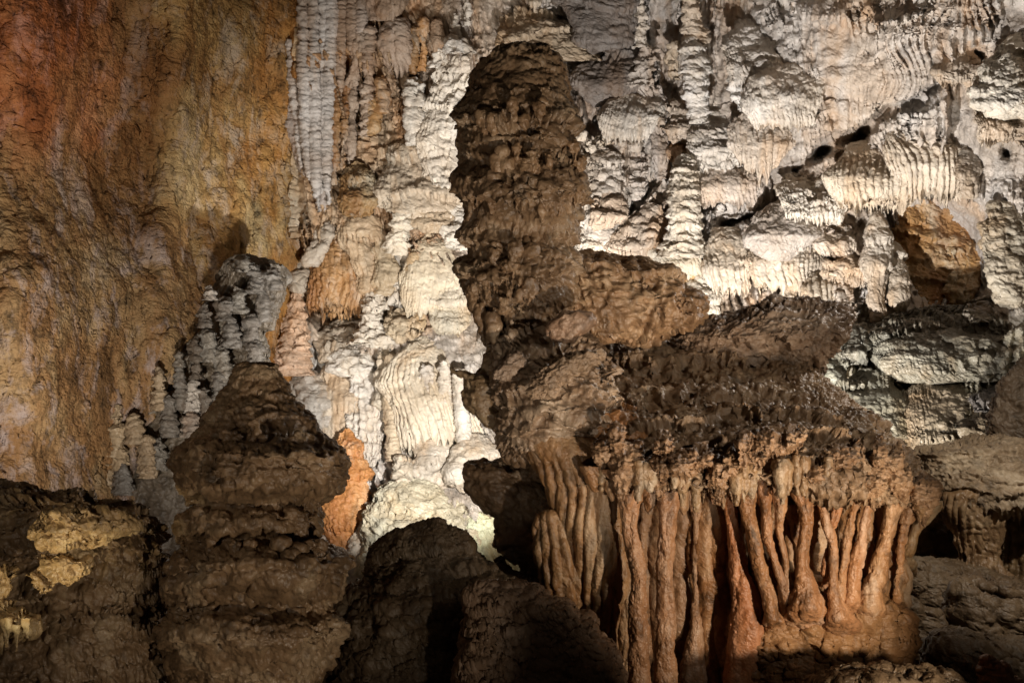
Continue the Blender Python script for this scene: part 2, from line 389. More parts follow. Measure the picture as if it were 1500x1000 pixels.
loft('orange_shoulder',[(596,850,890),(604,838,930),(622,826,955),(645,822,970),(668,835,975),(685,858,972),(700,872,960),(706,890,940)],KNOB,7.0,0.55,1.6,
    [('fbm',50,12),('skirt',40,12,1.2,14,.35,.4),('lobes',20,18,5)],seed=19,parent=can,fringe=(.55,26,16),tint=(1.35,.95,.62))
# recessed back wall of the canopy
loft('inner_wall',[(690,850,1330,.1,.3),(720,840,1325),(780,850,1318),(850,880,1315),(900,900,1300),(960,920,1290),(1060,900,1290),(1200,880,1300)],OCHRE,7.22,0.22,2.2,
    [('fbm',80,10),('folds',40,10,0,.1)],seed=20,parent=can,tint=(.85,.75,.7))
loft('orange_apron',[(700,1030,1060),(715,1015,1090),(760,1006,1100),(820,1004,1098),(870,1012,1092),(930,1012,1090),(1000,1005,1085),(1100,1000,1085)],OCHRE,7.02,0.6,1.7,[('fbm',50,8),('folds',24,6,0,.1)],seed=21,parent=can,tint=(1,.80,.62))
loft('orange_apron',[(694,1080,1310),(712,1066,1340),(760,1066,1336),(820,1066,1326),(870,1066,1322),(920,1064,1330),(980,1068,1326),(1060,1066,1320),(1150,1066,1320)],OCHRE,7.02,0.36,1.7,[('fbm',60,14),('folds',30,14,0,.1,-.10),('lobes',22,50,5),('fbm',14,2)],seed=25,parent=can,tint=(.92,.80,.66),power=2.6)
# pedestal
loft('pedestal',[(868,1120,1260),(876,1098,1300),(888,1084,1318),(905,1072,1330),(930,1066,1330),(970,1070,1322),(1040,1076,1315),(1120,1075,1315),(1250,1070,1320)],ROUGH,7.0,0.52,1.8,
    [('fbm',80,16),('skirt',70,9,1.3,18,.3,.4),('folds',30,7,.1,.4),('lobes',16,20,3.5)],seed=22,parent=can,tint=(1.15,.82,.55))
loft('pedestal_fold',[(876,1268,1290),(890,1252,1318),(905,1246,1330),(930,1262,1332),(955,1270,1326),(1000,1268,1302),(1100,1266,1300)],ROUGH,6.82,0.7,1.8,[('fbm',50,12),('folds',22,8,.2,.5),('lobes',18,30,3)],seed=23,parent=can,tint=(1.1,.8,.55))
loft('pedestal_fold',[(936,1298,1312),(950,1294,1324),(980,1296,1322),(1100,1298,1318)],ROUGH,6.85,0.8,1.8,[('fbm',40,6)],seed=24,parent=can,tint=(1.1,.8,.55))
# thin columns and draperies between rim and pedestal: (path (px,py,r)...), depth
cols=[([(915,688,22),(919,707,18),(924,776,14),(935,840,15),(936,920,15),(935,995,17),(935,1100,20)],6.55,(1.05,.9,.85)),
 ([(984,690,18),(981,707,14),(977,760,13),(974,824,11),(977,899,13),(975,960,16),(975,1000,20),(975,1100,26)],6.65,(1.05,.9,.85)),
 ([(1012,690,16),(1015,712,13),(1020,760,9),(1019,800,6),(1018,829,5),(1019,870,5),(1019,920,8),(1015,980,20),(1012,1100,34)],6.9,(1.05,.95,.95)),
 ([(1072,690,10),(1068,712,8),(1070,760,10),(1080,800,14),(1084,840,17),(1092,880,24),(1095,905,27),(1092,960,28),(1088,1000,28),(1088,1100,30)],6.75,(1.2,.78,.58)),
 ([(1096,686,14),(1094,710,13),(1095,750,11),(1106,800,11),(1116,835,11),(1130,877,12),(1135,910,14)],6.6,(1.1,.9,.75)),
 ([(1121,684,14),(1119,705,11),(1121,749,10),(1126,790,7),(1134,820,8),(1145,850,9),(1153,885,12)],6.55,(1.1,.85,.7)),
 ([(1143,700,9),(1143,740,8),(1142,781,6),(1150,815,7),(1155,850,8),(1164,885,12)],6.55,(1.1,.9,.75)),
 ([(1166,686,16),(1169,707,13),(1180,740,11),(1183,770,8),(1177,800,8),(1176,830,10),(1180,860,15),(1182,890,22)],6.5,(1.2,1.0,.9)),
 ([(1158,740,6),(1165,770,5),(1168,800,5),(1172,840,6),(1174,862,7)],6.7,(1.05,.85,.7)),
 ([(1197,690,11),(1199,712,7),(1205,745,6),(1214,775,6),(1220,800,5),(1220,846,4),(1221,870,6),(1228,890,13),(1232,905,18)],6.5,(1.2,1.0,.9)),
 ([(1226,688,18),(1228,712,13),(1228,745,11),(1220,775,8),(1212,805,6),(1210,840,5)],6.55,(1.25,.95,.8)),
 ([(1262,700,12),(1258,720,8),(1249,755,7),(1243,780,7),(1241,803,9),(1234,840,8),(1232,880,9)],6.6,(1.1,.9,.75)),
 ([(1288,702,13),(1282,722,9),(1270,750,7),(1263,780,8),(1257,813,11),(1250,850,13),(1246,885,15)],6.6,(1.2,.95,.8)),
 ([(1318,712,15),(1310,735,10),(1303,765,9),(1297,790,10),(1290,824,13),(1280,860,16),(1275,890,18)],6.65,(1.15,1.0,.88)),
 ([(1342,722,16),(1337,742,12),(1325,770,10),(1319,800,10),(1317,830,10),(1314,855,9),(1312,875,8)],6.8,(1.15,.95,.8)),
 ([(1300,760,10),(1290,790,9),(1280,820,12),(1272,850,14),(1268,880,15)],6.95,(1,.8,.65)),
 ([(950,700,9),(952,730,7),(950,752,2)],6.7,(.9,.75,.65)),([(998,700,8),(1000,730,6),(1002,752,2)],6.75,(1,.9,.8)),
 ([(1048,704,9),(1046,725,6),(1044,740,2)],6.7,(1,.8,.7)),([(1208,700,8),(1212,724,5),(1214,742,1)],6.5,(1.1,.9,.8)),([(1245,700,8),(1243,724,6),(1242,742,1)],6.5,(1.1,.9,.8)),
 ([(893,690,12),(896,715,8),(897,732,2)],6.6,(.9,.75,.6)),([(868,684,12),(872,702,8),(874,716,2)],6.6,(.9,.75,.6)),([(930,690,9),(932,708,6),(932,722,1)],6.55,(.95,.75,.6)),
 ([(1356,735,14),(1352,760,10),(1340,785,8),(1330,805,6)],6.9,(1,.95,.8)),([(1110,700,8),(1112,722,5),(1113,738,1)],6.6,(1.1,.9,.8)),([(1185,700,8),(1187,720,5),(1188,735,1)],6.5,(1.1,.9,.8))]
for i,(pth,d,tc) in enumerate(cols):
    th=pth[-1][2]<=2
    vr_=[.68,.9,.52,.8,.7,.56][i%6]; pth=[(x,y,r*(1.6 if k==0 else 1.2 if k==1 else vr_ if y<900 else .9)) for k,(x,y,r) in enumerate(pth)]
    if not th and pth[-1][1]<960:
        x,y,r=pth[-1]; pth[-1]=(x,y,r*1.2); pth.append((x+2,y+16,r*1.7)); pth.append((x+2,y+40,r*2.0))
    loft('stalactite' if th else 'drip_column',[(y,x-r,x+r,(0.0 if (th or k<len(pth)-3 or pth[-1][1]>960) else (.0,.16,.5)[k-len(pth)+3])) for k,(x,y,r) in enumerate(pth)],OCHRE,d,0.9,1.5,
        [('fbm',40,7,2.5),('fbm',13,2.6,1.8),('fbm',5,.9)]+([('lobes',14,34,2.2)] if i%3==1 else [])+([('rings',15,2.4,.5)] if i==14 else []),seed=60+i,parent=can,tint=tc,back=.5)
# clumps along the rim
rr=np.random.RandomState(3)
for i in range(40):
    x=rr.uniform(870,1366); y=float(np.interp(x,[880,1000,1060,1120,1190,1260,1330,1370],[672,682,694,676,680,690,706,732]))+rr.uniform(-34,16); r=rr.uniform(9,20); h=rr.uniform(24,52)
    d=6.2+(abs(x-1090)/290)**2*.42+0.12*rr.rand()
    loft('rim_clump',[(y-26,x-r*.5,x+r*.5,.22),(y-12,x-r*1.1,x+r*1.1,.08),(y+h*.2,x-r,x+r,0),(y+h*.5,x-r*.6,x+r*.6,.05),(y+h*.8,x-r*.35,x+r*.35,.1),(y+h,x-2,x+2,.15)],SHELF,d,.8,1.6,
        [('fbm',26,5),('folds',9,2.5,.1,.3),('lobes',15,20,2.5)],seed=500+i,parent=can,tint=(1.15,.92,.72),back=.4)
for i in range(30):
    x=rr.uniform(880,1362); y=float(np.interp(x,[880,1000,1060,1120,1190,1260,1330,1370],[688,696,706,688,690,698,716,738]))+rr.uniform(-8,10); r=rr.uniform(5.5,12); h=rr.uniform(22,46)
    d=6.25+(abs(x-1090)/290)**2*.42+0.12*rr.rand()
    loft('rim_drip',[(y-16,x-r*.7,x+r*.7),(y-6,x-r,x+r),(y+h*.35,x-r*.7,x+r*.7),(y+h*.7,x-r*.4,x+r*.4),(y+h,x-1,x+1)],OCHRE,d,.9,1.5,[('fbm',24,4),('lobes',12,14,3)],seed=600+i,parent=can,tint=(.8,.8,.76),back=.4)
# fluted trunk at the left
def lean(px,py,tt): return 0*px
loft('fluted_trunk',[(640,765,870),(660,775,895),(690,792,915),(720,806,925),(760,812,930),(800,822,934),(850,838,938),(900,860,940),(950,885,942),(1000,902,946),(1100,910,950)],OCHRE,6.95,0.75,1.6,
    [('fbm',70,10),('folds',19,9,.04,.15,.30),('folds',8,2,.1,.2,.3),('lobes',22,50,3)],seed=26,parent=can,tint=(.9,.8,.66))
loft('fluted_lobe',[(748,800,815),(756,788,832),(775,783,842),(800,783,846),(830,788,846),(860,800,850),(885,822,850),(895,830,842)],OCHRE,6.85,0.6,1.6,[('fbm',40,8),('folds',14,6,.05,.2,.2),('lobes',18,30,3)],seed=27,parent=can,tint=(.88,.78,.64))
loft('coral_knob',[(540,659,662),(544,664,676),(552,676,700),(560,681,735),(575,678,745),(590,682,745),(603,687,745),(612,694,748),(622,706,748),(627,716,745),(632,726,742)],KNOB,7.2,0.8,1.6,
    [('fbm',30,3),('lobes',30,26,6)],seed=28,parent=can,tint=(.9,.88,.8))
loft('coral_knob',[(606,720,760),(616,722,775),(640,724,790),(660,728,795),(676,740,796),(682,752,780),(684,760,770)],KNOB,7.2,0.7,1.6,[('fbm',30,3),('folds',17,6,0,.2)],seed=29,parent=can,tint=(.9,.85,.8))
loft('coral_knob',[(512,725,735),(520,712,760),(535,704,770),(548,698,770),(556,700,760)],KNOB,7.3,0.7,1.6,[('fbm',30,3),('lobes',24,20,5)],seed=30,parent=can,tint=(.9,.85,.8))

# --- coral lump under the canopy at left
o=loft('coral_lump',[(676,715,722),(679,694,738),(684,684,772),(690,680,794),(698,682,802),(708,683,808),(716,679,812),(724,685,815),(735,705,818),(752,719,822),(764,726,824),(777,732,826),(786,724,828),(796,724,830),(808,735,832),(820,750,834),(830,762,832),(850,775,830)],
    KNOB,7.6,0.7,1.6,[('fbm',40,5),('lobes',30,26,9),('lobes',14,14,3)],seed=31,tint=(.9,.85,.8))
tag(o,'dark knobbly lump jutting left beneath the canopy beside the bright gap','rock lump')
# --- dark stalagmite on the left
o=loft('stalagmite',tfr([(529,368,378),(530,352,394),(533,346,406),(540,340,411),(550,336,416),(561,333,421),(575,322,428),(588,313,438),(602,304,452),(620,296,466),(646,276,486),(658,264,500),(664,258,506),(680,257,509),(694,257,507),(705,260,503),(718,266,497),
    (740,284,474),(748,272,470),(759,258,472),(775,260,472),(789,270,466),(796,268,482),(806,266,496),(816,258,504),(826,252,511),(840,244,506),(855,239,500),(877,244,492),(888,248,485),(905,250,490),(915,240,498),(925,231,503),(945,236,500),(959,242,492),(980,250,484),(1000,262,474),(1060,268,470),(1130,255,480)],
    [(529,.8),(630,.95),(660,1.3),(700,1.35),(728,1.2),(742,.85),(756,1.12),(775,1.1),(792,.85),(812,1.1),(835,1.25),(860,1.1),(885,.8),(915,1.1),(940,1.2),(980,.9),(1130,.9)]),
    KNOB,6.6,0.85,1.7,[('fbm',80,6),('skirt',52,8,.25,15,.18,.35,0,600),('skirt',20,4,.6,12,.25,.3),('lobes',28,30,10,640,668),('lobes',15,13,4)],seed=33,tint=(1,.93,.83))
tag(o,'dark bulbous stalagmite with a tapering ringed top at the left','stalagmite')
sp=o
for i in range(60):
    band=[(648,36,272,490),(690,22,275,488),(760,14,268,466),(806,20,262,495),(850,24,255,490),(925,24,245,492)][i%6]
    x=(band[2]+band[3])/2+rp.uniform(-.40,.40)*(band[3]-band[2]); y=band[0]+rp.uniform(-band[1],band[1])*.7; r=rp.uniform(8,17); h=rp.uniform(14,26)
    cx0=(band[2]+band[3])/2; dd=6.6-(band[3]-band[2])/2*6.6/1299*.85*1.1*math.sqrt(max(.04,1-((x-cx0)/((band[3]-band[2])/2+14))**2))+.035
    loft('cauliflower_lump',[(y-10,x-r*.4,x+r*.4),(y-5,x-r,x+r),(y+h*.4,x-r*.95,x+r*.95),(y+h*.75,x-r*.6,x+r*.6),(y+h,x-2,x+2)],KNOB,dd,.75,1.6,[('fbm',20,3.5),('lobes',12,11,3.5)],seed=800+i,parent=sp,tint=(.9,.82,.72),back=.4)
# --- left mound
o=loft('flowstone_mound',[(701,-60,10),(703,-120,22),(707,-160,40),(713,-190,72),(720,-210,100),(726,-230,165),(733,-240,196),(742,-245,218),(754,-250,232),(775,-255,241),(795,-255,247),(813,-255,254),(835,-250,248),(860,-250,238),(880,-250,236),(905,-250,240),(930,-250,236),(960,-250,240),(1000,-250,244),(1100,-250,250)],
    KNOB,6.9,0.35,1.9,[('fbm',120,14),('skirt',85,20,1.2,18,.3,.4),('skirt',34,10,1.2,12,.35,.4),('lobes',15,13,3.5)],seed=35,tint=(.95,.9,.8))
tag(o,'broad dark knobbly mound at the bottom left with yellowish lit lumps','flowstone mound')
lit=[(62,742,150,36,60,'upper'),(80,765,60,0,0,'')]
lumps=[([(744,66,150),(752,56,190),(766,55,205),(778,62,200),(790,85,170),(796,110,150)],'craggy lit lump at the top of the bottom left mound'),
 ([(770,50,90),(776,42,125),(790,42,130),(800,60,118)],'lit crusty lump on the bottom left mound, just left of its craggy top lump'),
 ([(813,60,72),(818,58,130),(832,60,132),(846,74,118),(854,88,110)],'rounded lit lump low on the bottom left mound'),
 ([(836,44,52),(842,40,66),(856,44,76),(864,54,72)],'small yellowish lit knob at the lower left corner of the rounded lit lump'),
 ([(830,-20,10),(845,-25,22),(860,-22,18),(872,-15,8)],'yellowish lit rock knob cut by the left edge of the photo'),
 ([(885,-30,5),(898,-30,40),(912,-30,58),(926,-20,54),(934,-10,30)],'lit drooping knob low at the left edge of the photo')]
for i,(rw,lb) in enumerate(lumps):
    o=loft('rock_lump',[(rw[0][0]-2,(rw[0][1]+rw[0][2])/2-2,(rw[0][1]+rw[0][2])/2+2)]+rw+[(rw[-1][0]+4,(rw[-1][1]+rw[-1][2])/2-3,(rw[-1][1]+rw[-1][2])/2+3)],KNOB,6.0,0.6,1.6,[('fbm',26,8),('skirt',26,7,1,10,.4,.4),('lobes',15,12,5),('lobes',8,8,2)],seed=80+i,tint=(1.6,1.55,1.2))  # brighter yellowish tint puts the lamp's light into the lumps' colour
    tag(o,lb,'rock lump')
for i,(x,y0,y1,r) in enumerate([(10,905,950,9),(24,915,955,7),(40,905,935,9),(2,930,960,6)]):
    o=loft('stalactite',[(y0,x-r,x+r),((y0+y1)/2,x-r*.8,x+r*.8),(y1,x-1,x+2)],KNOB,5.85,0.9,1.5,[('fbm',16,2)],seed=90+i,tint=(1.5,1.5,1.2))  # lamplight on these tips is put into their tint as well
    tag(o,'short lit stalactite hanging from the lit drooping knob at bottom left','stalactite','short stalactites at the bottom left corner')
# --- dome and low boulders
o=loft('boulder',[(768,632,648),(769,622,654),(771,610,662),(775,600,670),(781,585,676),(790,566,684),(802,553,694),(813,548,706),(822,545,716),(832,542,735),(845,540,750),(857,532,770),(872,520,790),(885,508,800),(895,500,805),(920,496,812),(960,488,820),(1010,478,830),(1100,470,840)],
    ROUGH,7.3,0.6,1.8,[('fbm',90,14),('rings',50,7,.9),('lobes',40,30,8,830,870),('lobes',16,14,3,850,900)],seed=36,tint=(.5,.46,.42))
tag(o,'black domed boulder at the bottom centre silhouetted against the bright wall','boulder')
o=loft('stalagmite',[(812,731,735),(816,727,739),(826,722,745),(836,716,750),(850,710,756),(880,700,770)],SHELF,7.5,0.8,1.6,[('fbm',20,3),('rings',14,2)],seed=37,tint=(.45,.43,.4))
tag(o,'small dark pointed stub just right of the black dome','stalagmite')
o=loft('boulder',[(864,720,745),(866,698,780),(869,692,790),(875,690,800),(884,692,815),(900,694,842),(922,690,866),(948,684,888),(970,680,898),(1000,676,906),(1060,670,915),(1150,665,925)],
    ROUGH,6.2,0.5,1.8,[('fbm',90,12),('rings',22,5,1.6),('rings',9,1.8,1.5),('fbm',12,2.5)],seed=38,tint=(1.25,1.1,1.1),power=2.5)
tag(o,'grooved grey brown boulder lying at the bottom centre in front of the dark gap','boulder')
# --- right side: second mushroom, rubble
sec=empty('flowstone_canopy',(5.2,9.0,-2.5))
tag(sec,'smaller ribbed grey canopy with short folds at the right edge','flowstone canopy')
loft('cap',[(637,1440,1452,.6),(644,1412,1475,.5),(652,1384,1520,.4),(663,1344,1570,.25),(680,1350,1610,.15),(700,1355,1640,.05),(725,1362,1650,0),(742,1370,1650,0),(752,1385,1640,.2,.8),(748,1420,1600,.5,.4)],SHELF,9.3,0.45,1.8,
    [('fbm',70,8),('rings',22,6,1),('lobes',34,18,7),('lobes',12,10,3)],seed=44,parent=sec,fringe=(.6,18,12),tint=(1.6,1.6,1.5))
loft('folded_base',[(715,1390,1470),(725,1378,1485),(745,1378,1478),(780,1396,1466),(815,1405,1462),(835,1395,1470),(850,1385,1490)],KNOB,9.1,0.6,1.7,[('fbm',30,4),('folds',13,9,.05,.2),('lobes',12,22,2.5)],seed=45,parent=sec,tint=(1.1,1.0,.85))
loft('folded_base',[(700,1440,1700),(740,1450,1700),(790,1460,1700),(840,1450,1700),(880,1430,1700)],KNOB,9.9,0.4,1.9,[('fbm',30,5),('folds',16,8,.05,.6),('lobes',18,18,4)],seed=46,parent=sec,tint=(1,.95,.8))
rub=[([(826,1318,1330),(834,1322,1400),(848,1322,1450),(862,1330,1500),(880,1340,1560),(900,1350,1560),(950,1360,1560),(1100,1350,1600)],9.0,'long dark slab sloping down below the ribbed canopy at right'),
 ([(880,1325,1335),(895,1322,1372),(930,1335,1400),(970,1350,1425),(1010,1360,1440),(1100,1360,1440)],7.8,'dark tilted slab just right of the canopy pedestal'),
 ([(855,1420,1480),(870,1400,1520),(900,1395,1560),(930,1410,1570),(960,1430,1570),(990,1450,1540)],7.9,'big rounded dark boulder in the right rubble'),
 ([(940,1400,1440),(955,1375,1500),(975,1372,1530),(1000,1380,1540),(1050,1380,1560)],7.1,'flat dark boulder low in the right rubble'),
 ([(968,1440,1455),(976,1430,1475),(992,1432,1490),(1020,1440,1500)],6.6,'small reddish brown stone in the bottom right corner'),
 ([(760,1328,1340),(775,1330,1378),(800,1322,1400),(825,1318,1400),(850,1318,1390)],9.8,'dark lumpy rock between the large canopy and the ribbed canopy'),
 ([(985,1330,1350),(990,1290,1380),(996,1240,1400),(1010,1200,1420),(1060,1180,1430)],5.9,'low brown ledge at the bottom edge under the pedestal')]
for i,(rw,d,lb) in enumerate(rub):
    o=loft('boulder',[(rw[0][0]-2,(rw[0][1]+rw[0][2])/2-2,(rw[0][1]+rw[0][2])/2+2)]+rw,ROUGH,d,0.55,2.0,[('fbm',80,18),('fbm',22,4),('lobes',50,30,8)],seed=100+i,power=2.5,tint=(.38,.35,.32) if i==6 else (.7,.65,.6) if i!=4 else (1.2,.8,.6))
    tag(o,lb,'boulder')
o=loft('boulder',[(522,1500,1520),(535,1488,1560),(550,1474,1600),(575,1460,1620),(600,1446,1620),(625,1442,1620),(650,1450,1620),(670,1475,1620)],SHELF,10.5,0.5,2.0,[('fbm',50,9),('lobes',34,24,6),('lobes',12,10,2)],seed=110,power=2.4,tint=(.8,.78,.75))
tag(o,'dark pointed boulder cut by the right edge above the ribbed canopy','boulder')
# ================================================================ cave walls
WALLB = rock_mat('pale_cave_wall', [(0.40, 0.33, 0.26), (0.56, 0.505, 0.45), (0.68, 0.65, 0.61)], 0.42,
                vor=[(2.8, 0.07, 0.35, 1.4)], noi=[(4.0, 0.08, 1.4, 'r'), (9, 0.045, 1.8, 'r')], mott=0.45, big=0.45,
                stain=((0.50, 0.32, 0.17), 0.55, 1.3), mscale=0.35, attr='stain', **PV)
def axis(a0,a1,b0,b1,s,c):
    return np.concatenate([np.arange(a0,b0-280,c),np.arange(b0-280,b0,4.0),np.arange(b0,b1,s),np.arange(b1,b1+280,4.0),np.arange(b1+280,a1+c,c)]).astype(np.float32)
S=1.7
CP=np.array([(-700,500,8),(-300,500,10.5),(0,500,13.0),(0,0,13.2),(0,900,12.6),(200,0,15.8),(200,500,15.6),(200,900,15.2),(330,0,17.8),(330,400,17.6),(330,800,17),(425,0,19.4),(425,350,19.2),(425,900,17.6),(-300,0,10.6),(-300,1000,10.3),
 (480,-200,19.6),(480,150,19.8),(480,420,20.2),(480,650,19.2),(480,900,18.0),(600,-200,19.0),(600,150,19.8),(600,400,19.4),(600,600,18.6),(600,800,17.4),(600,1000,16.5),
 (750,-200,17.5),(750,100,19.2),(750,300,19.2),(750,500,18.6),(750,700,17.4),(750,900,16.2),(900,0,18.4),(900,150,18.8),(900,300,18.4),(900,450,17.8),(900,700,16.5),(950,80,19.4),
 (1050,0,18.2),(1050,150,18.0),(1050,300,17.8),(1050,430,17.2),(1050,700,16),(1200,-200,14.5),(1200,0,16.4),(1200,120,16.6),(1200,250,17.2),(1200,400,16.8),(1200,520,15.2),(1200,800,14.5),
 (1350,-100,14.4),(1350,60,15.2),(1350,180,16.0),(1350,330,16.8),(1350,440,16.6),(1350,520,14.6),(1350,620,14),(1350,900,13.5),(1500,-100,13.2),(1500,60,14.2),(1500,180,15),(1500,330,15.4),(1500,500,13.8),(1500,700,13),(1900,500,10.5),(1900,0,10.5),(1900,1000,10.5),(2300,500,8),
 (1420,400,16.9),(1300,-500,12),(900,-500,14),(500,-500,16),(0,-500,12)],np.float32)
def wallD(px,py):
    """interpolated distance of the wall; px,py arrays"""
    num=0;den=0
    px=np.asarray(px,np.float32);py=np.asarray(py,np.float32)
    for (a,b,d) in CP:
        w=1.0/(((px-a)**2+((py-b)*0.8)**2)/90.0**2+0.12)**2.6
        num=num+w*d;den=den+w
    return num/den
gx=axis(-700,2200,-30,1530,S,22.0); gy=axis(-500,1250,-30,930,S,22.0)
GX,GY=np.meshgrid(gx,gy)
# coarse interpolation first, then resample
cx_=np.linspace(-720,2230,260).astype(np.float32); cy_=np.linspace(-520,1290,160).astype(np.float32)
CXX,CYY=np.meshgrid(cx_,cy_); CD=wallD(CXX,CYY)
for _ in range(3):      # soften the interpolation
    q=np.pad(CD,4,mode='edge'); CD=sum(q[4+a:4+a+CD.shape[0],4:4+CD.shape[1]] for a in range(-4,5))/9
    q=np.pad(CD,3,mode='edge'); CD=sum(q[3:3+CD.shape[0],3+a:3+a+CD.shape[1]] for a in range(-3,4))/7
def bil(px,py):
    u=np.clip((np.asarray(px)-cx_[0])/(cx_[1]-cx_[0]),0,len(cx_)-1.001); v=np.clip((np.asarray(py)-cy_[0])/(cy_[1]-cy_[0]),0,len(cy_)-1.001)
    i=u.astype(int); j=v.astype(int); a=u-i; b=v-j
    return (CD[j,i]*(1-a)*(1-b)+CD[j,i+1]*a*(1-b)+CD[j+1,i]*(1-a)*b+CD[j+1,i+1]*a*b)
def relief(PX,PY,D):
    X,Y,Z=[a.astype(np.float32) for a in ((PX-750)/F*D,D,(500-PY)/F*D)]
    left=ss(452,425,PX)           # left ochre wall
    r=np.zeros_like(X)
    # left wall: broad buttresses and rough vertical erosion
    l=0.55*fbm(X/1.6,Y/2.6,Z/5.0,3,4)+0.12*fbm(X/.45,Y/.7,Z/1.5,5,4)
    l+=0.45*np.exp(-((PX-(262-0.05*PY+10*vn(PY/50,PY*0,.1,9)))/24)**2)*ss(620,380,PY)
    l+=0.07*fbm(X/.13,Y/.18,Z/.5,6,3)+0.10*np.abs(fbm(X/.4,Y/.5,Z/.9,7,3))
    # right/back wall: draped flowstone
    wx=PX+22*vn(PX/60,PY/60,.3,61); wy=PY+18*vn(PX/60,PY/60,5.3,62)
    rt=ss(820,1050,PX)
    vv=wy+0.55*rt*wx-0.0*wx
    big=skirts(wx-0.25*wy*(1-rt),vv,PX,PY*1.5,PX*0,185,71,.9,14,.2,.5)
    med=skirts(wx,vv+40,PX,PY*1.3,PX*0+300,85,72,1.1,9,.30,.6)
    sm=skirts(wx,wy+0.3*rt*wx,PX,PY,PX*0+900,21,73,1.2,9,.5,.2)
    msk=ss(-.25,.25,fbm(PX/130,PY/110,1.3,75,2)); ms2=ss(-.3,.3,fbm(PX/70,PY/80,4.3,76,2))
    lb=lobes(wx/34,wy/28,78)
    b=0.62*big+0.34*med*msk+0.10*lb*(1-msk)+0.07*sm*ms2+0.35*fbm(X/1.8,Y/1.8,Z/1.8,77,4)
    niche=np.exp(-(((PX-1385)/75)**2+((PY-370)/85)**2)**2)
    b=b*(1-.75*niche)-0.5*niche
    # diagonal cracks between the big slabs at upper right
    def crack(pts,w,dep):
        q=np.full(PX.shape,1e9,np.float32)
        for (x0,y0),(x1,y1) in zip(pts[:-1],pts[1:]):
            tx=np.clip(((PX-x0)*(x1-x0)+(PY-y0)*(y1-y0))/((x1-x0)**2+(y1-y0)**2),0,1)
            q=np.minimum(q,np.hypot(PX-x0-tx*(x1-x0),PY-y0-tx*(y1-y0)))
        return -dep*np.clip(.65+1.1*vn(PX/28,PY/28,2.2,97),0,1.3)*np.exp(-(q/(w*np.clip(.8+.6*vn(PX/40,PY/40,6.2,98),.3,1.3)))**2)
    b+=crack([(1165,250),(1205,222),(1250,208),(1300,160),(1345,148),(1375,125),(1420,88)],9,.95)
    b+=crack([(1060,330),(1100,318),(1140,300),(1170,262)],8,.8)
    b+=crack([(1440,200),(1470,225)],14,.8)
    b+=crack([(1310,468),(1380,462),(1440,450),(1480,440)],10,1.6)
    b+=crack([(880,180),(930,90),(970,75)],14,.9)
    b+=crack([(1110,410),(1140,425)],14,1.2)
    b+=crack([(455,462),(525,466)],12,1.2)
    return left*l+(1-left)*b
GD=bil(GX,GY)
GD=GD-relief(GX,GY,GD)
V=P(GX,GY,GD)
o=grid_mesh('cave_wall',V,WALLB); struct(o)
o.data.materials.append(LWALL)
bx=438+10*fbm(GY/60,GX*0,0.5,91,3)+np.where(GY>400,-0.0,0)
mi=(GX<bx)[:-1,:-1].astype(np.int32).ravel()
o.data.polygons.foreach_set('material_index',mi)
# mineral staining of the back wall as a colour attribute
wn=fbm(GX/90,GY/120,.7,93,4); wn2=fbm(GX/40,GY/90,.7,94,4)
tan=ss(700,560,GX+60*wn)*ss(520,420,GY+40*wn2)
org=np.clip(tan*(0.5+1.2*wn2),0,1)
grey=ss(560,380,GY+90*wn)*0+ss(780,860,GX)*ss(1000,900,GX)*ss(230,120,GY+30*wn)
low=ss(430,500,GY)*ss(1180,1230,GX)
C0=np.ones(GX.shape+(3,),np.float32)
def mixc(C,c,f): return C*(1-f[...,None])+np.array(c,np.float32)*f[...,None]
C0=mixc(C0,(.80,.66,.50),tan); C0=mixc(C0,(.72,.40,.18),org*.8)
C0=mixc(C0,(.66,.62,.60),grey); C0=mixc(C0,(.66,.66,.56),low)
C0=mixc(C0,(1.0,.85,.68),np.clip(wn*1.4,0,.6)*(1-tan))
lw=ss(455,425,GX)
L0=np.ones(GX.shape+(3,),np.float32)*np.array([1.0,1.0,1.0],np.float32)
wa=95*wn+45*wn2; 
rust=ss(200,60,GX+wa)*ss(360,150,GY+120*wn2); L0=mixc(L0,(1.3,.80,.66),rust)
brn=ss(120,200,GX+wa*.6)*ss(280,225,GX+wa*.4)*ss(420,300,GY+60*wn); L0=mixc(L0,(.82,.68,.58),brn)
tanr=ss(215,280,GX+wa*.4)*ss(800,500,GY); L0=mixc(L0,(1.18,1.15,1.0),tanr)
gold=ss(320,400,GX+wa)*ss(-.2,.4,wn2); L0=mixc(L0,(1.35,1.05,.62),gold*.85)
mauve=ss(260,420,GY+90*wn)*ss(330,240,GX+wa); L0=mixc(L0,(1.0,1.0,1.08),mauve)
C0=C0*(1-lw[...,None])+L0*lw[...,None]
ca=o.data.color_attributes.new('stain','FLOAT_COLOR','POINT')
ca.data.foreach_set('color',np.concatenate([C0,np.ones(GX.shape+(1,),np.float32)],-1).astype(np.float32).ravel())
# floor
fx=np.linspace(-30,30,160); fy=np.concatenate([np.linspace(-4,10,60),np.linspace(10.5,26,60)])
FX,FY=np.meshgrid(fx,fy)
FZ=np.interp(FY,[-4,6.5,14,30],[-2.9,-2.9,-7.2,-7.6])+0.35*fbm(FX/1.5,FY/1.5,0.2,5,4)
o=grid_mesh('cave_floor',np.stack([FX,FY,FZ],-1),SHELF); struct(o)
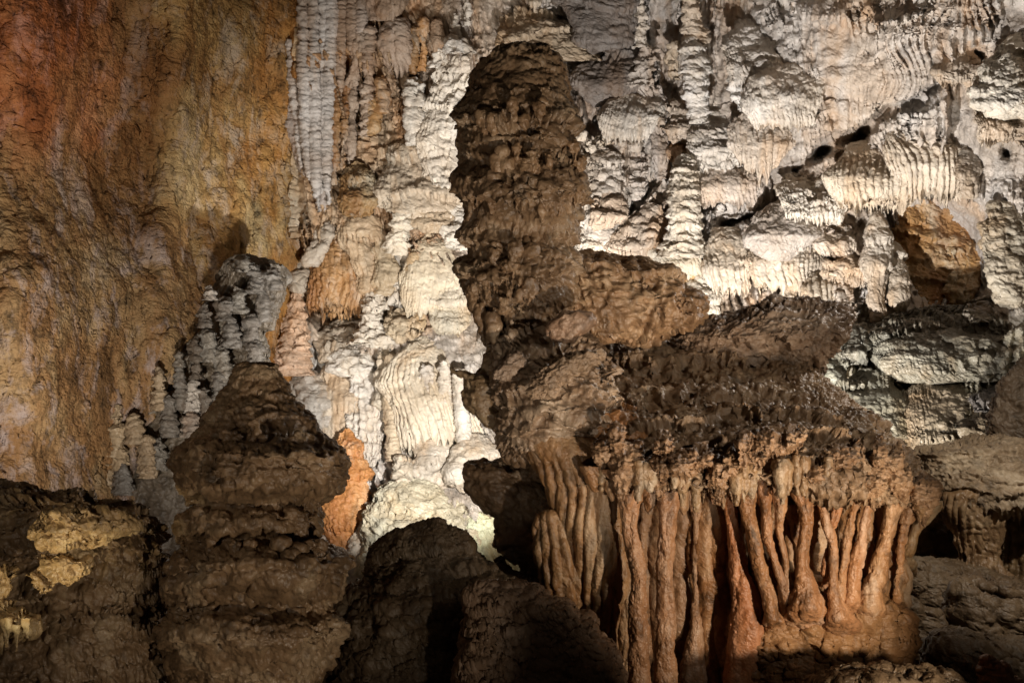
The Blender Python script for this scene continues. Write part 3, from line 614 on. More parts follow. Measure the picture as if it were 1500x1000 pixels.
# ================================================================ dripstone on the walls
def surf(px,py):
    i=np.searchsorted(gx,px); j=np.searchsorted(gy,py)
    a=GD[max(j-3,0):j+4,max(i-3,0):i+4]
    return float(a.mean())
MATS=dict(w=WHITE,p=PALE,d=DRAPE,t=TAN,g=GREY,k=KNOB,s=SHELF)
ST={'band':[('fbm',30,2.5),('rings',6.5,1.5,.35),('rings',19,1.6,.6)],
    'layer':[('fbm',30,3),('skirt',15,6,.5,8,.35,.3),('rings',7,1.3,.6)],
    'pop':[('fbm',30,3),('lobes',17,14,6),('lobes',8,7,2)],
    'fold':[('fbm',34,7),('lobes',26,18,4),('folds',6.5,3.6,.3,.6),('lobes',9,6,1.3)],
    'bigfold':[('fbm',36,8),('folds',10,6.5,.1,.5),('folds',5,1.4,.2,.5),('lobes',8,9,1.2)],
    'peb':[('fbm',36,7),('skirt',60,7,.8,9,.25,.6),('folds',8,1.6,.1,.3)],
    'slab':[('fbm',70,8),('skirt',60,8,1,11,.2,.3),('lobes',14,9,2.2)],
    'rock':[('fbm',50,9),('skirt',44,9,1.2,12,.3,.3),('lobes',16,11,2.5)]}
FI={'fold':(.62,12,6.5),'bigfold':(.6,26,11)}
cnt=[0]
def put(name,mat,pts,style,label,off=0.0,tint=(1,1,1),cat=None,thick=None,group=None,fr=None,power=2.0,D=None):
    cnt[0]+=1
    rows=[]
    for q in pts:
        if q[2]<60: x,y,r=q; rows.append([y,x-r,x+r])
        else: rows.append([q[0],q[1],q[2]])
    rows=[r for r in rows]
    w=max((r[2]-r[1])/2 for r in rows)
    ds=np.array([surf((r[1]+r[2])/2,r[0]) for r in rows])
    if D is None: D=float(ds.mean())
    col=pts[0][2]<60
    if thick is None: thick=0.95 if col else (0.32 if 'fold' in style else 0.48)
    d0=D-off
    ex=(ds-D)*(0.8 if col else 0.35) if len(rows)>2 else ds*0
    ex=np.convolve(np.pad(ex,1,mode='edge'),[.25,.5,.25],'valid')
    if not col and name!='boulder':
        jr=np.random.RandomState(cnt[0]); rows=[[r[0],r[1]+jr.uniform(-.09,.09)*(r[2]-r[1]),r[2]+jr.uniform(-.09,.09)*(r[2]-r[1])] for r in rows]
        if style not in ('fold','bigfold'):
            l=rows[-1]; w_=l[2]-l[1]; ex=np.append(ex,ex[-1]); rows.append([l[0]+w_*.14,l[1]+w_*.28,l[2]-w_*.28])
            f0=rows[0]; w_=f0[2]-f0[1]; ex=np.insert(ex,0,ex[0]); rows.insert(0,[f0[0]-w_*.12,f0[1]+w_*.22,f0[2]-w_*.22])
    n_=len(rows); rows=[r+[float(e)] for r,e in zip(rows,ex)]
    if not col and n_>2:
        for i_,r in enumerate(rows):
            f_=1-min(1,(r[0]-rows[0][0])/(0.65*(rows[-1][0]-rows[0][0]))); r[3]+=0.42*f_
    if style in FI and fr is None: fr=FI[style]
    if style in ('fold','bigfold'):
        l=rows[-1]; rows.append([l[0]+1,l[1]+(l[2]-l[1])*.12,l[2]-(l[2]-l[1])*.12,l[3]+.15]); rows.append([l[0]-6,l[1]+(l[2]-l[1])*.25,l[2]-(l[2]-l[1])*.25,l[3]+.4])
    if style in ('fold','bigfold') and not col:      # wide aprons that grow out of the wall above
        rows=[[r[0],r[1]-(r[2]-r[1])*.10,r[2]+(r[2]-r[1])*.10,r[3]] for r in rows]
        f=rows[0]; rows.insert(0,[f[0]-14,f[1]+(f[2]-f[1])*.1,f[2]-(f[2]-f[1])*.1,f[3]+.25])
    f=rows[0]
    if f[2]-f[1]>6: rows.insert(0,[f[0]-max(2,(f[2]-f[1])*.08),(f[1]+f[2])/2-(f[2]-f[1])*.22,(f[1]+f[2])/2+(f[2]-f[1])*.22,f[3]])
    o=loft(name,rows,MATS[mat],d0,thick,1.7 if cnt[0]<400 else 2,ST[style],seed=200+cnt[0]*3,tint=tint,fringe=fr,power=power,back=.25)
    tag(o,label,cat or name.replace('_',' '),group)
    return o
SG,SL,CU,CO_,MO='stalagmite','stalactite','flowstone_curtain','dripstone_column','flowstone_mound'
# --- grey banded strands at the top, left of centre
for x0,y0,x1,y1,r,lb in [(424,58,436,232,7,'thin outermost left strand of the grey banded bunch'),(441,-20,448,250,9,'grey banded strand just right of the thin outermost one'),(456,-20,462,296,10,'long grey banded strand in the middle of the bunch, ending in a white tip'),
    (471,-20,466,270,8,'slim grey banded strand squeezed between two thicker ones in the bunch'),(484,-20,477,286,10,'thick grey banded strand on the right edge of the bunch')]:
    put(SL,'g',[(x0,y0,r*.8),(x0+2,y0+40,r),((x0+x1)/2,(y0+y1)/2,r*1.05),(x1,y1-50,r*.95),(x1+2,y1-12,r*.6),(x1+5,y1+14,1)],'band',lb,.22,group='grey banded strands at top left of centre')
put(MO,'g',[(90,418,440),(70,420,500),(20,425,500),(-20,425,500)][::-1]+[(180,420,495),(260,440,488),(290,452,480),(310,468,476)],'band','grey backing mass behind the banded strands at the top',.0,tint=(.8,.75,.72),thick=.35)
# --- brown columns to their right
br=(.78,.66,.55)
for pts,lb,sty,mt,ti in [
 ([(500,-20,8),(500,60,9),(497,120,7),(495,150,3)],'plain brown ribbed column at the top beside the grey bunch','band','g',br),
 ([(516,-20,7),(515,50,8),(512,75,3)],'short brown stub beside the plain brown ribbed column','band','g',br),
 ([(530,-20,8),(530,30,9),(524,60,3)],'short brown stub second right of the plain brown ribbed column','band','g',(.9,.8,.72)),
 ([(528,48,5),(524,70,10),(518,110,11),(512,130,8)],'rounded brown shoulder above the two thin brown drips','peb','g',br),
 ([(491,118,5),(492,150,7),(491,220,7),(488,270,5)],'thin brown drip hanging right of the grey bunch','band','t',(.8,.8,.8)),
 ([(508,112,9),(506,135,6),(505,180,6),(500,250,4)],'thin forked orange brown drip below the brown shoulder','band','t',(.8,.8,.8)),
 ([(520,125,6),(518,160,8),(514,205,9),(511,240,4)],'brown drip with a white tip left of the beaded brown column','peb','g',br),
 ([(542,40,8),(541,70,10),(539,110,9),(537,160,9),(534,200,7)],'beaded brown column below the top centre left','layer','g',(.85,.72,.6)),
 ([(545,-20,16),(546,10,18),(546,30,12)],'bulging brown lump at the top edge above the beaded brown column','peb','g',(.8,.68,.58)),
 ([(583,28,12),(581,42,21),(580,62,24),(582,84,22),(585,100,16)],'grey brown bell with a pale fringe at the top left of the white popcorn slope','fold','g',(.85,.74,.64)),
 ([(572,-10,20),(570,14,22),(568,30,14)],'brown cap at the top edge above the grey brown bell','peb','g',(.75,.62,.5)),
 ([(620,28,7),(621,45,9),(621,80,9),(617,105,6)],'smooth orange finger beside the grey brown bell','peb','t',(.95,.9,.85)),
 ([(606,40,6),(606,80,8),(604,110,5)],'dark brown drip left of the smooth orange finger','band','t',(.6,.6,.6)),
 ([(640,30,10),(643,60,12),(640,85,8)],'tan rounded lobe right of the smooth orange finger','peb','g',(.85,.7,.55)),
 ([(557,115,8),(560,140,9),(556,165,8)],'small knobby orange brown lump below the beaded brown column','pop','t',(.8,.75,.7)),
 ([(550,145,7),(549,170,8),(545,200,5)],'orange knob chain below the brown columns','pop','t',(.95,.95,.9)),
 ([(667,18,4),(667,30,6),(667,56,7)],'small white ringed stalagmite at the top, left of its taller twin','band','w',(1,1,1)),
 ([(684,-20,6),(684,20,7),(683,40,6)],'white ringed column touching the top edge above the popcorn slope','band','w',(1,1,1)),
 ([(785,-2,5),(785,4,8),(784,10,5),(784,20,5)],'tiny mushroom shaped stalagmite on the beige boulder at the top','peb','p',(1,.95,.85))]:
    put(SG if 'stalagmite' in lb else CO_ if 'column' in lb else SL,mt,pts,sty,lb,.18,tint=ti)
# --- white popcorn slope behind the pillar
for pts,lb in [([(645,72,8),(645,84,13),(640,100,12)],'topmost round white knob of the popcorn slope'),([(662,52,10),(672,64,20),(676,80,22)],'white lumpy knob just below the small ringed stalagmite'),
 ([(606,114,8),(607,126,14),(608,142,15),(607,156,12)],'big white knob sticking out left of the popcorn slope'),([(604,158,8),(606,172,12),(608,190,13),(608,215,11)],'white knobby stub directly under the big white knob')]:
    put('popcorn_cluster','w',pts,'pop',lb,.3,cat='popcorn cluster')
put(MO,'w',[(64,655,715),(80,650,730),(100,635,735),(125,622,720),(160,620,700),(200,618,690),(240,612,690),(275,610,690)],'peb','white and grey popcorn slope left of the pillar head',.25,thick=.4,tint=(.95,.92,.88))
put(MO,'p',[(215,575,640),(240,560,660),(280,552,690),(310,548,690)],'peb','dull beige hummock below the popcorn slope',.3,thick=.4,tint=(.9,.82,.7))
put('boulder','p',[(18,760,800),(30,735,830),(48,726,850),(66,730,860),(90,760,880)],'slab','smooth beige boulder at the top edge behind the pillar head',.5,tint=(.85,.75,.6))
put('rock_slab','g',[(-40,820,960),(0,815,950),(40,835,935),(66,850,915)],'slab','smooth dark grey slab leaning behind the top of the pillar',.5,tint=(.40,.39,.38),power=3)
put('rock_slab','g',[(70,880,940),(95,850,945),(125,838,930),(150,858,905)],'slab','pale edged grey slab pointing down right of the pillar head',.4,tint=(.5,.48,.46))
# pebbles
for i,(x,y,r,lb) in enumerate([(850,196,8,'leftmost small white stone in the row behind the pillar'),(861,205,9,'white stone second from the left in the row behind the pillar'),(866,214,7,'small white stone low in the row behind the pillar'),(884,206,12,'largest white stone in the row right of the pillar head'),
    (909,204,11,'beige stone right of the largest white stone'),(930,208,13,'squarish beige stone at the right end of the stone row'),(858,228,8,'small stone under the left end of the stone row')]):
    put('stone','w' if i<4 else 'p',[(y-r*.9,x-r*.4,x+r*.4),(y-r*.3,x-r,x+r),(y+r*.3,x-r*.95,x+r*.95),(y+r*.9,x-r*.4,x+r*.4)],'peb',lb,.55,thick=.9,tint=(1,.95,.88),group='stones wedged in a row right of the pillar head')
# --- top centre right columns
put(CO_,'w',[(938,-20,10),(938,20,11),(938,50,11),(937,70,12)],'layer','white ringed column at the top edge over the dark hollow',.75)
put(CO_,'p',[(952,68,10),(950,84,16),(942,102,20),(932,125,26)],'layer','grey stepped foot under the white ringed column',.6,tint=(.85,.8,.75))
put(CU,'d',[(135,905,960),(150,895,965),(170,888,962),(188,885,950),(198,888,940)],'fold','small cream curtain with a fine fringe right of the pillar head',.5)
put(CO_,'p',[(1012,-30,10),(1012,10,15),(1014,36,16),(1020,55,20),(1018,66,18)],'layer','beige knobbly column at the top edge right of centre',.7,tint=(.95,.86,.74))
put(CO_,'w',[(1012,58,12),(1012,70,20),(1017,95,24),(1020,118,19),(1019,140,19),(1024,160,16),(1026,180,12)],'layer','brightest white lumpy column in the upper right wall',.65)
put('popcorn_cluster','p',[(988,62,7),(986,80,11),(986,104,11),(990,118,7)],'pop','beige popcorn cluster left of the brightest white column',.6,cat='popcorn cluster',tint=(.95,.85,.7))
for pts,sty,mt,lb,ti in [
 ([(44,1080,1110),(56,1066,1128),(75,1062,1136),(95,1066,1146),(112,1075,1150),(122,1082,1142)],'fold','w','domed white curtain with a toothed edge right of the brightest column',(1,.98,.96)),
 ([(100,1130,1180),(118,1100,1190),(145,1092,1192),(165,1098,1190),(178,1105,1180)],'fold','d','broad cream curtain with long fringe below the domed white one',(1,.98,.96)),
 ([(165,1095,1140),(185,1080,1150),(210,1078,1148),(228,1085,1140),(246,1100,1128)],'bigfold','d','tapering curtain of long cream ribs beneath the broad cream curtain',(1,.96,.93)),
 ([(180,1028,1070),(195,1020,1084),(220,1018,1086),(245,1022,1080)],'fold','w','short white curtain in the middle of the upper right wall',(1,.98,.96)),
 ([(240,1030,1080),(255,1022,1102),(275,1024,1105),(292,1035,1100)],'fold','d','pinkish white ribbed curtain right of the tall layered column',(1,.95,.93)),
 ([(150,970,1010),(170,962,1016),(190,966,1020),(205,975,1015)],'peb','p','beige hump left below the brightest white column',(1,.92,.82)),
 ([(208,985,1015),(222,978,1024),(238,984,1022)],'peb','t','small orange tinted hump above the tall layered column',(1.3,1.4,1.6)),
 ([(130,930,965),(150,945,985),(180,950,985),(230,955,985),(260,958,984)],'peb','p','narrow grey rib running down left of the tall layered column',(.85,.82,.8))]:
    put(CU if 'curtain' in lb else MO,mt,pts,sty,lb,.5,tint=ti)
put(SL,'w',[(1072,84,7),(1074,110,9),(1076,135,9),(1082,150,6),(1085,160,1)],'layer','white stalactite with a pointed tip beside the domed white curtain',.75)
# tall layered column
put(CO_,'w',[(1003,228,12),(1005,240,19),(1004,256,21),(1002,275,22),(1003,300,24),(1003,325,25),(1000,345,29),(998,362,34),(999,378,36)],'layer','tallest white layered column in the middle of the lit right wall',.7,tint=(1,.97,.9))
for pts,sty,mt,lb,ti in [
 ([(222,865,905),(240,858,918),(270,856,922),(320,850,925),(360,846,920),(385,850,915)],'peb','p','smooth pale wall panel just right of the pillar neck',(1,.97,.92)),
 ([(225,915,945),(245,912,952),(270,915,950),(290,918,945)],'layer','p','cluster of small stacked shells above the beige hump',(1,.95,.9)),
 ([(278,890,910),(292,872,920),(310,864,922),(330,862,918)],'peb','p','orange tinged smooth hump above the fringed cream shells',(1,.86,.72)),
 ([(325,850,880),(345,842,900),(370,844,898),(392,850,890)],'fold','w','small white shell with ribs touching the pillar neck',(1,.97,.92)),
 ([(300,940,965),(315,915,978),(340,895,985),(365,885,978),(385,895,960)],'peb','p','beige mound above the right end of the wedged boulder',(1,.88,.75)),
 ([(355,975,1010),(370,965,1045),(390,985,1050),(405,1000,1040)],'fold','d','cream apron under the tall layered column',(1,.97,.88)),
 ([(372,1005,1030),(380,998,1038),(395,998,1038),(412,1005,1030)],'fold','t','yellow cream shell low under the tall layered column',(1.3,1.5,1.6)),
 ([(350,1045,1085),(365,1038,1095),(395,1040,1095),(418,1048,1090)],'bigfold','d','white curtain of parallel ribs above the canopy ledge',(1,.97,.92)),
 ([(402,1022,1040),(415,1015,1050),(440,1020,1052),(458,1025,1048)],'fold','w','lowest white shell just above the boulder tip',(1,.97,.9)),
 ([(290,1150,1165),(300,1135,1195),(320,1110,1215),(345,1095,1200),(360,1092,1190),(370,1098,1180)],'slab','p','wide dark topped hump in the middle of the right wall',(.88,.85,.82)),
 ([(355,1130,1185),(365,1110,1195),(385,1100,1200),(402,1104,1198),(415,1112,1190)],'bigfold','d','wide cream curtain splitting into long ribs above the dark hollow',(1,.96,.9)),
 ([(395,1150,1180),(420,1145,1170),(440,1146,1168),(450,1148,1166)],'peb','d','pale post under the wide cream curtain',(1,.95,.88)),
 ([(325,1205,1235),(340,1192,1250),(355,1190,1258),(370,1195,1256)],'peb','p','beige shell above the smooth domed bell',(1,.95,.88)),
 ([(362,1222,1250),(372,1212,1266),(386,1206,1272),(400,1208,1270),(412,1215,1262)],'fold','p','smooth domed bell with a short fringe left of the twin folds',(.95,.86,.74)),
 ([(415,1225,1250),(430,1222,1252),(455,1228,1250)],'peb','p','small stem beneath the smooth domed bell',(.95,.86,.76)),
 ([(400,1190,1225),(420,1182,1230),(450,1185,1228)],'bigfold','d','pale ribbed panel left of the small stem',(.95,.9,.82)),
 ([(305,1275,1290),(325,1266,1300),(360,1264,1308),(400,1262,1302),(440,1264,1300),(462,1270,1298),(470,1278,1292)],'peb','d','left smooth grey fold of the twin folds beside the orange niche',(.85,.82,.78)),
 ([(350,1296,1312),(370,1296,1322),(400,1298,1330),(430,1303,1330),(450,1308,1326),(458,1312,1322)],'peb','d','right smooth grey fold of the twin folds beside the orange niche',(.9,.86,.8)),
 ([(268,1150,1180),(262,1160,1205),(275,1150,1222),(295,1150,1228),(315,1165,1222)],'fold','w','white rippled shell under the diagonal crack',(1,.96,.9)),
 ([(225,1240,1300),(240,1228,1330),(260,1225,1335),(278,1232,1330),(290,1240,1322)],'bigfold','d','cream curtain of fanning ribs hanging over the orange niche',(1,.95,.87)),
 ([(200,1310,1370),(220,1300,1405),(245,1302,1412),(265,1312,1410),(278,1325,1400)],'bigfold','d','widest cream curtain with twisted ribs at right of the fanning one',(1,.95,.88)),
 ([(215,1405,1430),(235,1400,1440),(260,1402,1438),(285,1405,1430)],'peb','p','pale grey panel right of the widest curtain',(.85,.83,.78)),
 ([(150,1450,1480),(165,1438,1510),(185,1436,1530),(200,1445,1530)],'fold','p','beige fringed shelf over the dark pocket at the right edge',(.95,.86,.74)),
 ([(40,1490,1520),(70,1450,1540),(100,1430,1560),(130,1425,1560),(155,1430,1560)],'rock','w','white crusty bulge at the upper right edge',(1,.97,.9)),
 ([(70,1390,1420),(85,1378,1430),(105,1372,1428),(118,1376,1420)],'fold','p','small ribbed fringe at the right end of the diagonal crack',(.95,.88,.78))]:
    put(CU if ('curtain' in lb or 'fold' in lb) else MO,mt,pts,sty,lb,.42,tint=ti,thick=.7 if 'smooth grey' in lb else None)
# orange niche filling
put(MO,'t',[(285,1320,1400),(300,1300,1425),(330,1300,1440),(365,1305,1450),(400,1310,1450),(430,1320,1440),(452,1325,1400)],'rock','rough orange brown rock face inside the niche at right',.15,tint=(1.1,1.1,1.0),thick=.25)
put('popcorn_cluster','t',[(345,1400,1425),(365,1392,1442),(395,1390,1448),(425,1385,1440),(445,1390,1425)],'rock','bulging bright orange lump at the right of the niche',.35,tint=(1.15,1.15,1.0),cat='popcorn cluster')
put(MO,'p',[(300,1450,1480),(340,1440,1520),(400,1450,1540),(440,1460,1540)],'pop','grey crusty wall between the orange niche and the right edge',.35,tint=(.75,.72,.62))
# grey ledges right of the canopy
gl=(.36,.36,.31)
for pts,lb,ti,dd in [([(452,1380,1440),(462,1300,1480),(475,1275,1530),(495,1268,1560),(520,1272,1560),(545,1285,1560),(560,1320,1560)],'long pale grey ledge under the orange niche',gl,14.3),
 ([(445,1425,1450),(458,1412,1458),(470,1420,1456)],'small pale stone on the long grey ledge',(.5,.48,.42),13.9),
 ([(478,1236,1262),(490,1228,1270),(515,1226,1272),(535,1232,1268)],'pale grey block beside the end of the canopy ledge',(.36,.37,.33),13.8),
 ([(500,1215,1235),(530,1205,1245),(555,1205,1245),(575,1212,1240)],'pale greenish block tucked behind the canopy ledge',(.36,.38,.33),13.4),
 ([(540,1255,1285),(555,1238,1305),(580,1222,1330),(610,1215,1340),(640,1220,1350)],'rounded grey green boulder behind the canopy rim',(.30,.30,.25),13.0),
 ([(560,1350,1440),(580,1325,1480),(610,1320,1500),(640,1325,1510),(680,1330,1520)],'beige grey boulder under the long grey ledge',(.38,.34,.27),13.3),
 ([(570,1440,1470),(585,1420,1500),(600,1425,1510)],'dark wet stone between the beige grey boulder and the right edge',(.22,.22,.23),12.6)]:
    put('boulder','p',pts,'peb',lb,0,tint=ti,D=dd,power=2.6,thick=.5)
# --- centre left cascade
for nm,pts,sty,mt,lb,ti in [
 (CU,[(345,480,515),(360,468,525),(390,462,528),(420,458,524),(445,456,515)],'bigfold','t','big orange curtain with a dark flat underside left of the cascade',(1,1,1)),
 (CU,[(300,505,540),(320,495,560),(350,500,565),(390,515,568),(425,520,566)],'peb','p','tan smooth curtain right of the big orange one',(.85,.7,.52)),
 (MO,[(240,515,535),(260,498,548),(290,492,555),(310,495,540)],'peb','t','dark orange shoulder above the tan smooth curtain',(.75,.8,.8)),
 ('popcorn_cluster',[(325,470,482),(345,460,485),(365,450,478),(385,445,470)],'pop','p','grey popcorn ridge left of the big orange curtain',(.8,.75,.68)),
 ('popcorn_cluster',[(385,425,445),(398,418,450),(415,420,448),(425,425,445)],'pop','p','grey popcorn knob above the orange banded stalagmite',(.75,.7,.62)),
 (SG,[(432,430,6),(432,445,13),(430,462,20),(428,485,26),(426,510,30),(424,535,31),(428,550,30)],'layer','p','orange and white banded stalagmite behind the dark bulbous one',(1.05,.8,.62)),
 (MO,[(548,420,465),(560,415,480),(590,420,490),(620,430,490)],'pop','p','grey lumps under the orange banded stalagmite',(.75,.73,.7)),
 ('rock_slab',[(468,490,525),(480,472,527),(500,464,520),(515,466,500),(528,470,482)],'rock','p','tilted grey block with a dark underside right of the banded stalagmite',(.75,.7,.62)),
 (SG,[(588,306,9),(588,318,14),(586,335,15),(582,350,22),(582,372,18)],'layer','w','stacked cream stalagmite halfway up beside the cascade',(1,.95,.86)),
 (MO,[(280,612,640),(292,604,655),(310,600,665),(330,605,668)],'layer','p','brown ridged hump over the dark hollow of the cascade',(.8,.7,.56)),
 (MO,[(295,670,690),(310,650,700),(335,645,705),(360,650,705)],'pop','w','glaring white knobs beside the pillar neck',(1,.98,.95)),
 (CU,[(350,625,660),(365,608,680),(400,600,672),(430,596,660),(455,600,650)],'fold','d','white curtain falling from the brown ridged hump',(1,.95,.84)),
 (CU,[(365,575,600),(390,568,605),(420,566,600),(440,572,596)],'fold','w','bluish white curtain left of the tan column',(.95,.95,.95)),
 (CO_,[(606,372,8),(606,400,11),(607,430,12),(610,446,9)],'peb','p','tan column in the middle of the white cascade',(1,.84,.6)),
 (CU,[(400,655,690),(415,635,700),(440,628,700),(446,632,695)],'fold','d','upper of two stacked white curtains beside the pillar',(1,.97,.9)),
 (CU,[(440,645,680),(452,635,684),(475,636,682),(486,640,675)],'fold','d','lower of two stacked white curtains beside the pillar',(1,.99,.92)),
 (SG,[(553,418,10),(552,428,19),(550,445,20),(546,465,17),(540,485,20),(534,505,22)],'layer','w','white lumpy stalagmite above the ribbed white panels',(1,.97,.93)),
 (MO,[(455,575,600),(468,562,620),(490,560,615),(500,570,600)],'peb','p','tan dome left of the cream drop',(.95,.84,.66)),
 (MO,[(445,605,625),(460,604,626),(480,606,624),(488,610,620)],'peb','p','cream drop between the tan dome and the stacked curtains',(1,.9,.7)),
 (MO,[(470,545,560),(480,530,580),(500,528,575)],'pop','w','small white shells between the lumpy stalagmite and the tan dome',(.95,.93,.9)),
 (CU,[(510,600,640),(525,580,665),(560,570,680),(600,575,690),(640,590,700)],'bigfold','d','broad white ribbed panel in the brightest part of the wall',(1,.97,.9)),
 (CU,[(505,560,580),(520,548,590),(545,545,592),(590,550,590)],'peb','p','cream dome capping the tan ribbed column',(1,.93,.8)),
 (CO_,[(570,520,9),(572,560,13),(574,610,13),(576,650,12),(578,675,10)],'band','p','tan ribbed column in the brightest part of the wall',(1,.87,.68)),
 (CU,[(530,475,515),(545,466,535),(580,464,540),(620,468,530),(645,485,510)],'peb','p','broad pebbly beige dome right of the dark stalagmite',(1,.92,.8)),
 (CU,[(545,520,548),(570,515,560),(600,512,562),(650,516,556),(690,520,545)],'bigfold','w','bundle of thin white strands beside the pebbly beige dome',(1,.98,.97)),
 (CO_,[(625,535,10),(628,570,13),(628,610,12),(624,640,9)],'band','w','left white ringed column of the ribbed panel',(1,.97,.95)),
 (CO_,[(650,530,9),(652,570,11),(652,610,11),(650,632,8)],'band','w','middle white ringed column of the ribbed panel',(1,.98,.95)),
 (CO_,[(672,540,10),(674,580,12),(678,620,12),(680,650,9)],'band','w','right white ringed column of the ribbed panel',(1,.98,.95)),
 (MO,[(633,608,640),(645,598,665),(665,600,672),(690,602,670),(715,606,650)],'slab','p','smooth pale lump under the ribbed panel',(1,.97,.9)),
 (MO,[(640,680,710),(660,665,735),(690,650,740),(710,650,740)],'slab','p','pale swelling left of the dark coral lump',(1,.98,.92)),
 (SG,[(590,668,10),(590,680,17),(588,700,16),(586,720,19),(584,745,19),(580,760,22)],'layer','p','stubby layered stalagmite low in the bright wall',(1,.96,.86)),
 (MO,[(715,560,640),(735,540,680),(770,530,720),(800,530,740),(840,530,750)],'pop','p','pale crusty slope behind the black dome',(.95,.96,.82)),
 (MO,[(760,690,725),(790,685,740),(830,700,760),(860,720,780)],'bigfold','d','greenish white ribs beside the coral lump',(.9,.98,.78)),
 (MO,[(630,500,520),(660,490,540),(700,480,545),(740,472,540),(780,474,532),(820,490,526)],'peb','t','smooth bright orange patch right of the dark stalagmite',(1.35,1.15,.95)),
 (MO,[(740,530,570),(780,520,575),(820,505,560),(850,495,545),(880,490,530),(905,488,515)],'pop','p','pale crust below the orange patch',(.95,.88,.78)),
 (MO,[(320,535,560),(350,545,580),(400,550,585),(430,545,580)],'peb','p','dull tan slope between the orange curtain and the white cascade',(.78,.68,.52)),
 (MO,[(510,500,520),(520,480,545),(540,475,550)],'pop','w','white stepped shells above the pebbly beige dome',(.95,.93,.9))]:
    put(nm,mt,pts,sty,lb,.38,tint=ti,cat='popcorn cluster' if nm=='popcorn_cluster' else None)
# --- slope with many small stalagmites at the left
o=loft('flowstone_slope',[(372,345,372),(385,335,395),(410,318,420),(450,300,405),(490,290,398),(540,240,400),(600,205,420),(650,165,440),(700,140,440),(760,130,440),(900,110,440)],SHELF,16.2,0.35,1.8,[('fbm',80,12),('skirt',60,10,1.2,12,.3,.3),('lobes',16,12,3)],seed=301,tint=(.6,.64,.66))
tag(o,'steep dark grey slope carrying the many small stalagmites at left','flowstone slope')
sgs=[(357,376,16,398,13,'topmost'),(375,390,14,430,12,'broad'),(398,395,16,425,14,'dark rounded'),(308,420,8,440,10,'small bright capped'),(330,438,18,470,12,'wide shelved'),(300,448,10,480,11,'pale shelved'),(350,425,12,460,10,'stubby'),
 (368,462,12,505,10,'lumpy'),(338,470,13,510,11,'squat'),(305,485,16,530,12,'dome topped'),(286,497,8,530,9,'narrow'),(375,500,15,545,11,'rough lit'),(326,511,11,560,10,'smooth rounded'),(345,480,9,510,8,'tiny'),(320,545,10,585,9,'short'),
 (262,515,8,560,9,'dark shelved'),(233,540,8,600,10,'spiky layered'),(264,540,8,600,9,'slim layered'),(282,556,10,605,12,'tall bright'),(280,605,14,640,12,'bright white'),(248,580,10,640,10,'shadowed'),(172,592,9,690,16,'beaded yellowish'),
 (196,607,9,650,12,'beaded dull'),(180,680,10,725,14,'small white capped'),(150,625,9,720,14,'leftmost beaded'),(215,640,12,700,13,'orange tinged'),(300,570,9,610,8,'thin grey'),(232,640,10,690,12,'broad based'),(385,430,10,470,9,'crooked'),(288,530,8,556,8,'knobby')]
ref=['below the peak of the left slope','on the upper left slope','beside the peak of the left slope','at the outer edge of the left slope under the ochre wall','high on the left slope','at the upper outer edge of the left slope','in the middle of the upper left slope',
 'facing the banded stalagmite','in the middle of the left slope','halfway down the outer edge of the left slope','against the ochre wall halfway down the slope','near the top of the dark bulbous stalagmite','just above the top of the dark bulbous stalagmite','among the lumps of the left slope','left of the dark bulbous stalagmite top',
 'against the ochre wall on the lower slope','at the lower outer edge of the slope','second from the outer edge of the lower slope','standing in the middle of the lower slope','directly below the tall bright one','between the layered ones low on the slope','standing on the low left end of the slope',
 'right of the beaded yellowish one','at the very foot of the slope above the dark mound','at the far left foot of the slope','low on the slope in warm light','close to the left flank of the dark stalagmite','near the foot of the slope','near the shadow on the upper slope','in the cluster of the middle slope']
for i,((x,y,r,y1,r1,a),rf) in enumerate(zip(sgs,ref)):
    r2=r1+3
    dd=16.2-max(0,(y-372))*0.0016-0.55-0.004*abs(x-300)*0
    q=[(x,y,r*.6),(x-1,y+6,r*.95),(x,(y+y1)/2,r1),(x+1,y1,r2)]
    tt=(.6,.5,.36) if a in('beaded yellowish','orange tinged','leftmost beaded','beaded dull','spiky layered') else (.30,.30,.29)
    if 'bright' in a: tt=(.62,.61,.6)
    cnt[0]+=1
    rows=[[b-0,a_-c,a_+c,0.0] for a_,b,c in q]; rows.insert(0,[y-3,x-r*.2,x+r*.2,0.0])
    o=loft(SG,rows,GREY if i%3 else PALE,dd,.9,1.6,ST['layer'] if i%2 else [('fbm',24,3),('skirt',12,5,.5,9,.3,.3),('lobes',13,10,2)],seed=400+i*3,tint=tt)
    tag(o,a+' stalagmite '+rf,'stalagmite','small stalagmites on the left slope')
# ================================================================ lamps, added fill lights, camera, world
w=bpy.data.worlds.new('World'); scene.world=w; w.use_nodes=True
w.node_tree.nodes['Background'].inputs[0].default_value=(1,.75,.5,1); w.node_tree.nodes['Background'].inputs[1].default_value=0.012
from mathutils import Vector
def spot(px,py,D,tx,ty,tD,W,col,ang=90,blend=.8,size=.12,name='lamp_or_fill'):  # shared by lamps hidden behind rocks and added fill lights
    l=bpy.data.lights.new(name,'SPOT'); l.energy=W; l.color=col; l.spot_size=math.radians(ang); l.spot_blend=blend; l.shadow_soft_size=size
    o=bpy.data.objects.new(name,l); COL.objects.link(o)
    a=Vector(P(px,py,D).tolist()); b=Vector(P(tx,ty,tD).tolist()); o.location=a
    o.rotation_euler=(b-a).to_track_quat('-Z','Y').to_euler(); return o
def PP(px,py,D): return P(np.float64(px),np.float64(py),np.float64(D))
_P=P
def P(px,py,D): return _P(np.float64(px),np.float64(py),np.float64(D))
WH=(1,.93,.85); CO=(.92,.95,1)
def wspot(x,y,z,*a,**k): return spot(750+x/y*F,500-z/y*F,y,*a,**k)
WH=(1,.955,.92)
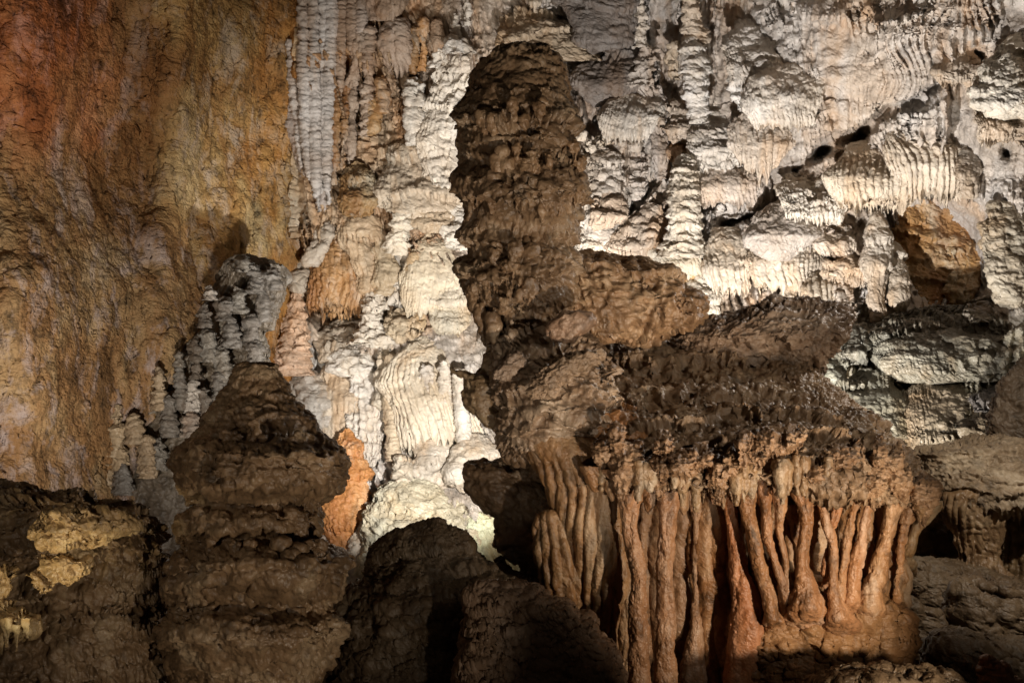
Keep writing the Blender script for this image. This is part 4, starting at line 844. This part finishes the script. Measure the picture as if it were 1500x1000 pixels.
spot(980,820,9.5,1110,230,17,4600,WH,84,size=.08)
spot(1270,830,10.8,1390,360,16,1100,(1,.92,.82),90,size=.08)
spot(745,740,10.8,620,480,19,3500,(1,.96,.90),74,.5,size=.08)
spot(60,950,9,150,500,16,500,(1,.90,.80),100,size=.1)
spot(205,930,8.3,230,220,16,1650,(1,.90,.76),84,.7,size=.1)
spot(1700,1040,4.2,1080,770,7,330,(1,.80,.58),66,size=.08)
wspot(4.1,2.6,.8,1060,540,7.2,330,(1,.88,.72),56,size=.08)  # added fill from upper right for the canopy top
wspot(2.6,1.4,-2.6,780,270,7.2,1050,(1,.84,.66),48,size=.08)  # added low front fill for the tall pillar
wspot(1.3,2.2,-2.7,300,740,6.6,300,(1,.85,.66),44,size=.05)  # added fill from lower right on the left stalagmite
wspot(-3.2,2.6,-.6,300,760,7,70,(1,.85,.67),50,size=.08)  # added weak fill from the left side
wspot(-1.6,1.4,-2.2,745,330,7.4,190,(1,.85,.68),46,size=.1)  # small fill added to lift the pillar's left half
wspot(6.2,9.0,2.6,1000,560,8,600,(1,.95,.88),44,size=.06)  # backlight added for grazing highlights on the canopy top
wspot(5.0,5.2,1.6,1430,740,9.2,560,(1,.88,.72),70,size=.08)  # out-of-frame fill added to brighten the lower right rocks
spot(-120,1050,4.9,80,800,6,50,(1,.85,.55),50,size=.06)
cam=bpy.data.cameras.new('Camera'); co=bpy.data.objects.new('Camera',cam); COL.objects.link(co)
co.location=(0,0,0); co.rotation_euler=(math.radians(90),0,0)
cam.sensor_width=36; cam.lens=36*F/1500; cam.clip_end=200; cam.clip_start=.05
scene.camera=co
scene.view_settings.view_transform='Standard'; scene.view_settings.look='None'; scene.view_settings.exposure=0; scene.view_settings.gamma=1
scene.render.engine='CYCLES'
print('verts',NV[0])

cy=scene.cycles; cy.max_bounces=4; cy.diffuse_bounces=3; cy.glossy_bounces=1; cy.transmission_bounces=0; cy.use_light_tree=True
cy.caustics_reflective=False; cy.caustics_refractive=False
